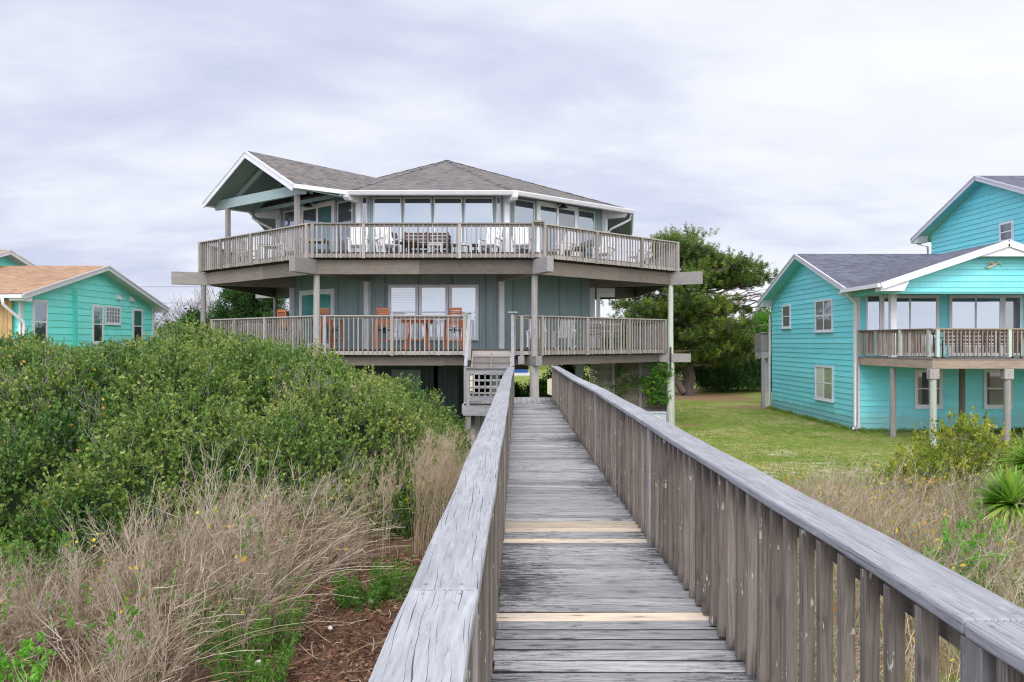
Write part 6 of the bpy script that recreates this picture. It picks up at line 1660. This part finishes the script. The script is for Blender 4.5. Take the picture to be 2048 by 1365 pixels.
    sprigs(nb, P, np.tile([.1, -.5, .3], (len(P), 1)), .22, 12, .085, .055, .7, 0, 1, .004)
    m = 18; t_ = np.linspace(0, 1, 8); s = RNG.uniform(.45, 1, m)
    C = np.stack([3.15 + 2.85 * (s[:, None] + .12 * np.sin(t_ * 5 + s[:, None] * 9)), 32.15 - 1.2 * (s[:, None] + 0 * t_) - .07, .05 + 2.1 * t_[None].repeat(m, 0)], -1); nb.stems(C, np.full((m, 8), .009), 1)
    tag(nb.build('lattice_vine', [M['vine'], M['twig']]), 'green and yellow climbing vine on the lattice screen', 'vine')
    # far wooded skyline
    nb = NB(); n = 16000; x = RNG.uniform(-110, 110, n); y = RNG.uniform(92, 120, n); H = 3.2 + 3.2 * vnoise(x, y * 0, 9) + 1.2 * vnoise(x + 5, y, 3)
    P = np.stack([x, y, RNG.random(n) ** .6 * H], -1); P = np.repeat(P, 7, 0) + RNG.normal(size=(n * 7, 3)) * .35
    nb.leaves(P, RNG.normal(size=P.shape) + [0, 0, .4], RNG.uniform(.3, .6, len(P)), RNG.uniform(.14, .28, len(P)), 0)
    tag(nb.build('distant_woods', [M['hedge']]), 'low dark wooded skyline far behind the houses', 'woods', None, 'stuff')
# ------------------------------------------------------------------ sky, sun, camera
HI_K, BACK_K = .4, 1.55
SUN_EL, SUN_AZ = 46.0, 188.0          # azimuth clockwise from +Y: behind the camera, a little to the left
def build_light():
    w = bpy.data.worlds.new('World'); scene.world = w; w.use_nodes = True
    nt = w.node_tree; nt.nodes.clear(); g = G(nt)
    out = g.n('ShaderNodeOutputWorld'); bg = g.n('ShaderNodeBackground'); bg.inputs[1].default_value = .1
    sky = g.n('ShaderNodeTexSky', sky_type='NISHITA'); sky.sun_disc = False
    sky.sun_elevation = math.radians(SUN_EL); sky.sun_rotation = math.radians(SUN_AZ)
    d = g.n('ShaderNodeTexCoord').outputs['Generated']; s = g.sep(d)
    den = g.math('ADD', g.math('MAXIMUM', s[2], 0.0), .22)
    p = g.comb(g.math('DIVIDE', s[0], den), g.math('DIVIDE', s[1], den), 0)
    n1 = g.noise(g.mp(p, (.75, 1.2, 1), (2.3, .4, 0)), 1.0, 7, .56, .35)
    n2 = g.noise(g.mp(p, (2.0, 3.6, 1), (5.1, 1.9, 0)), 1.0, 6, .55, .5)
    f = g.math('ADD', g.math('MULTIPLY', n1, .72), g.math('MULTIPLY', n2, .28))
    # brighter towards the right, as the cloud thins there
    f = g.math('ADD', f, g.math('MULTIPLY', s[0], .18))
    cl = g.ramp(f, [(.30, (4.1, 4.5, 6.0)), (.42, (5.3, 5.6, 6.9)), (.54, (6.7, 6.95, 7.6)), (.68, (7.7, 7.8, 8.1))])
    # cloud brightened overhead and behind the camera: added fill for the shaded walls
    hi = g.ramp(s[2], [(.40, 0.0), (.85, 1.0)])
    back = g.ramp(g.math('ADD', g.math('MULTIPLY', g.math('ADD', g.math('MULTIPLY', s[1], -1.0), g.math('MULTIPLY', s[0], -.12)), .5), .5), [(.28, 0.0), (.72, 1.0)])
    boost = g.math('ADD', 1.0, g.math('ADD', g.math('MULTIPLY', hi, HI_K), g.math('MULTIPLY', back, BACK_K)))
    vm = g.n('ShaderNodeVectorMath', operation='SCALE'); g.l(cl, vm.inputs[0]); g.l(boost, vm.inputs['Scale']); cl = vm.outputs[0]
    m = g.mix(.95, sky.outputs[0], cl)
    g.l(m, bg.inputs[0]); g.l(bg.outputs[0], out.inputs[0])
    L = bpy.data.lights.new('sun', 'SUN'); L.energy = 1.5; L.angle = math.radians(28); L.color = (1.0, .965, .92)
    o = bpy.data.objects.new('sun', L); COL.objects.link(o)
    az, el = math.radians(SUN_AZ), math.radians(SUN_EL)
    dv = Vector((math.sin(az) * math.cos(el), math.cos(az) * math.cos(el), math.sin(el)))
    o.rotation_euler = dv.to_track_quat('Z', 'Y').to_euler(); o.location = (0, -10, 30)
def build_camera():
    c = bpy.data.cameras.new('camera'); c.lens = 36 * FPX / 2048; c.sensor_width = 36; c.clip_start = .05; c.clip_end = 5000
    c.shift_y = (HZP - 682.5) / 2048
    o = bpy.data.objects.new('camera', c); COL.objects.link(o); o.location = (0, 0, EYE); o.rotation_euler = (math.radians(90), 0, 0); scene.camera = o

mats()
build_light(); build_camera(); build_ground()
build_boardwalk(); build_house(); build_right(); build_left(); furnish()
build_thicket(); build_brush(); build_right_dune(); build_lawn(); build_trees()
vs = scene.view_settings; vs.view_transform = 'Standard'; vs.look = 'None'; vs.exposure = 0.42; vs.gamma = 1.0
scene.render.engine = 'CYCLES'
scene.cycles.max_bounces = 7; scene.cycles.diffuse_bounces = 4; scene.cycles.glossy_bounces = 3; scene.cycles.transmission_bounces = 3; scene.cycles.transparent_max_bounces = 4
scene.cycles.use_denoising = True
scene.cycles.pixel_filter_type = 'BLACKMAN_HARRIS'; scene.cycles.filter_width = 1.15
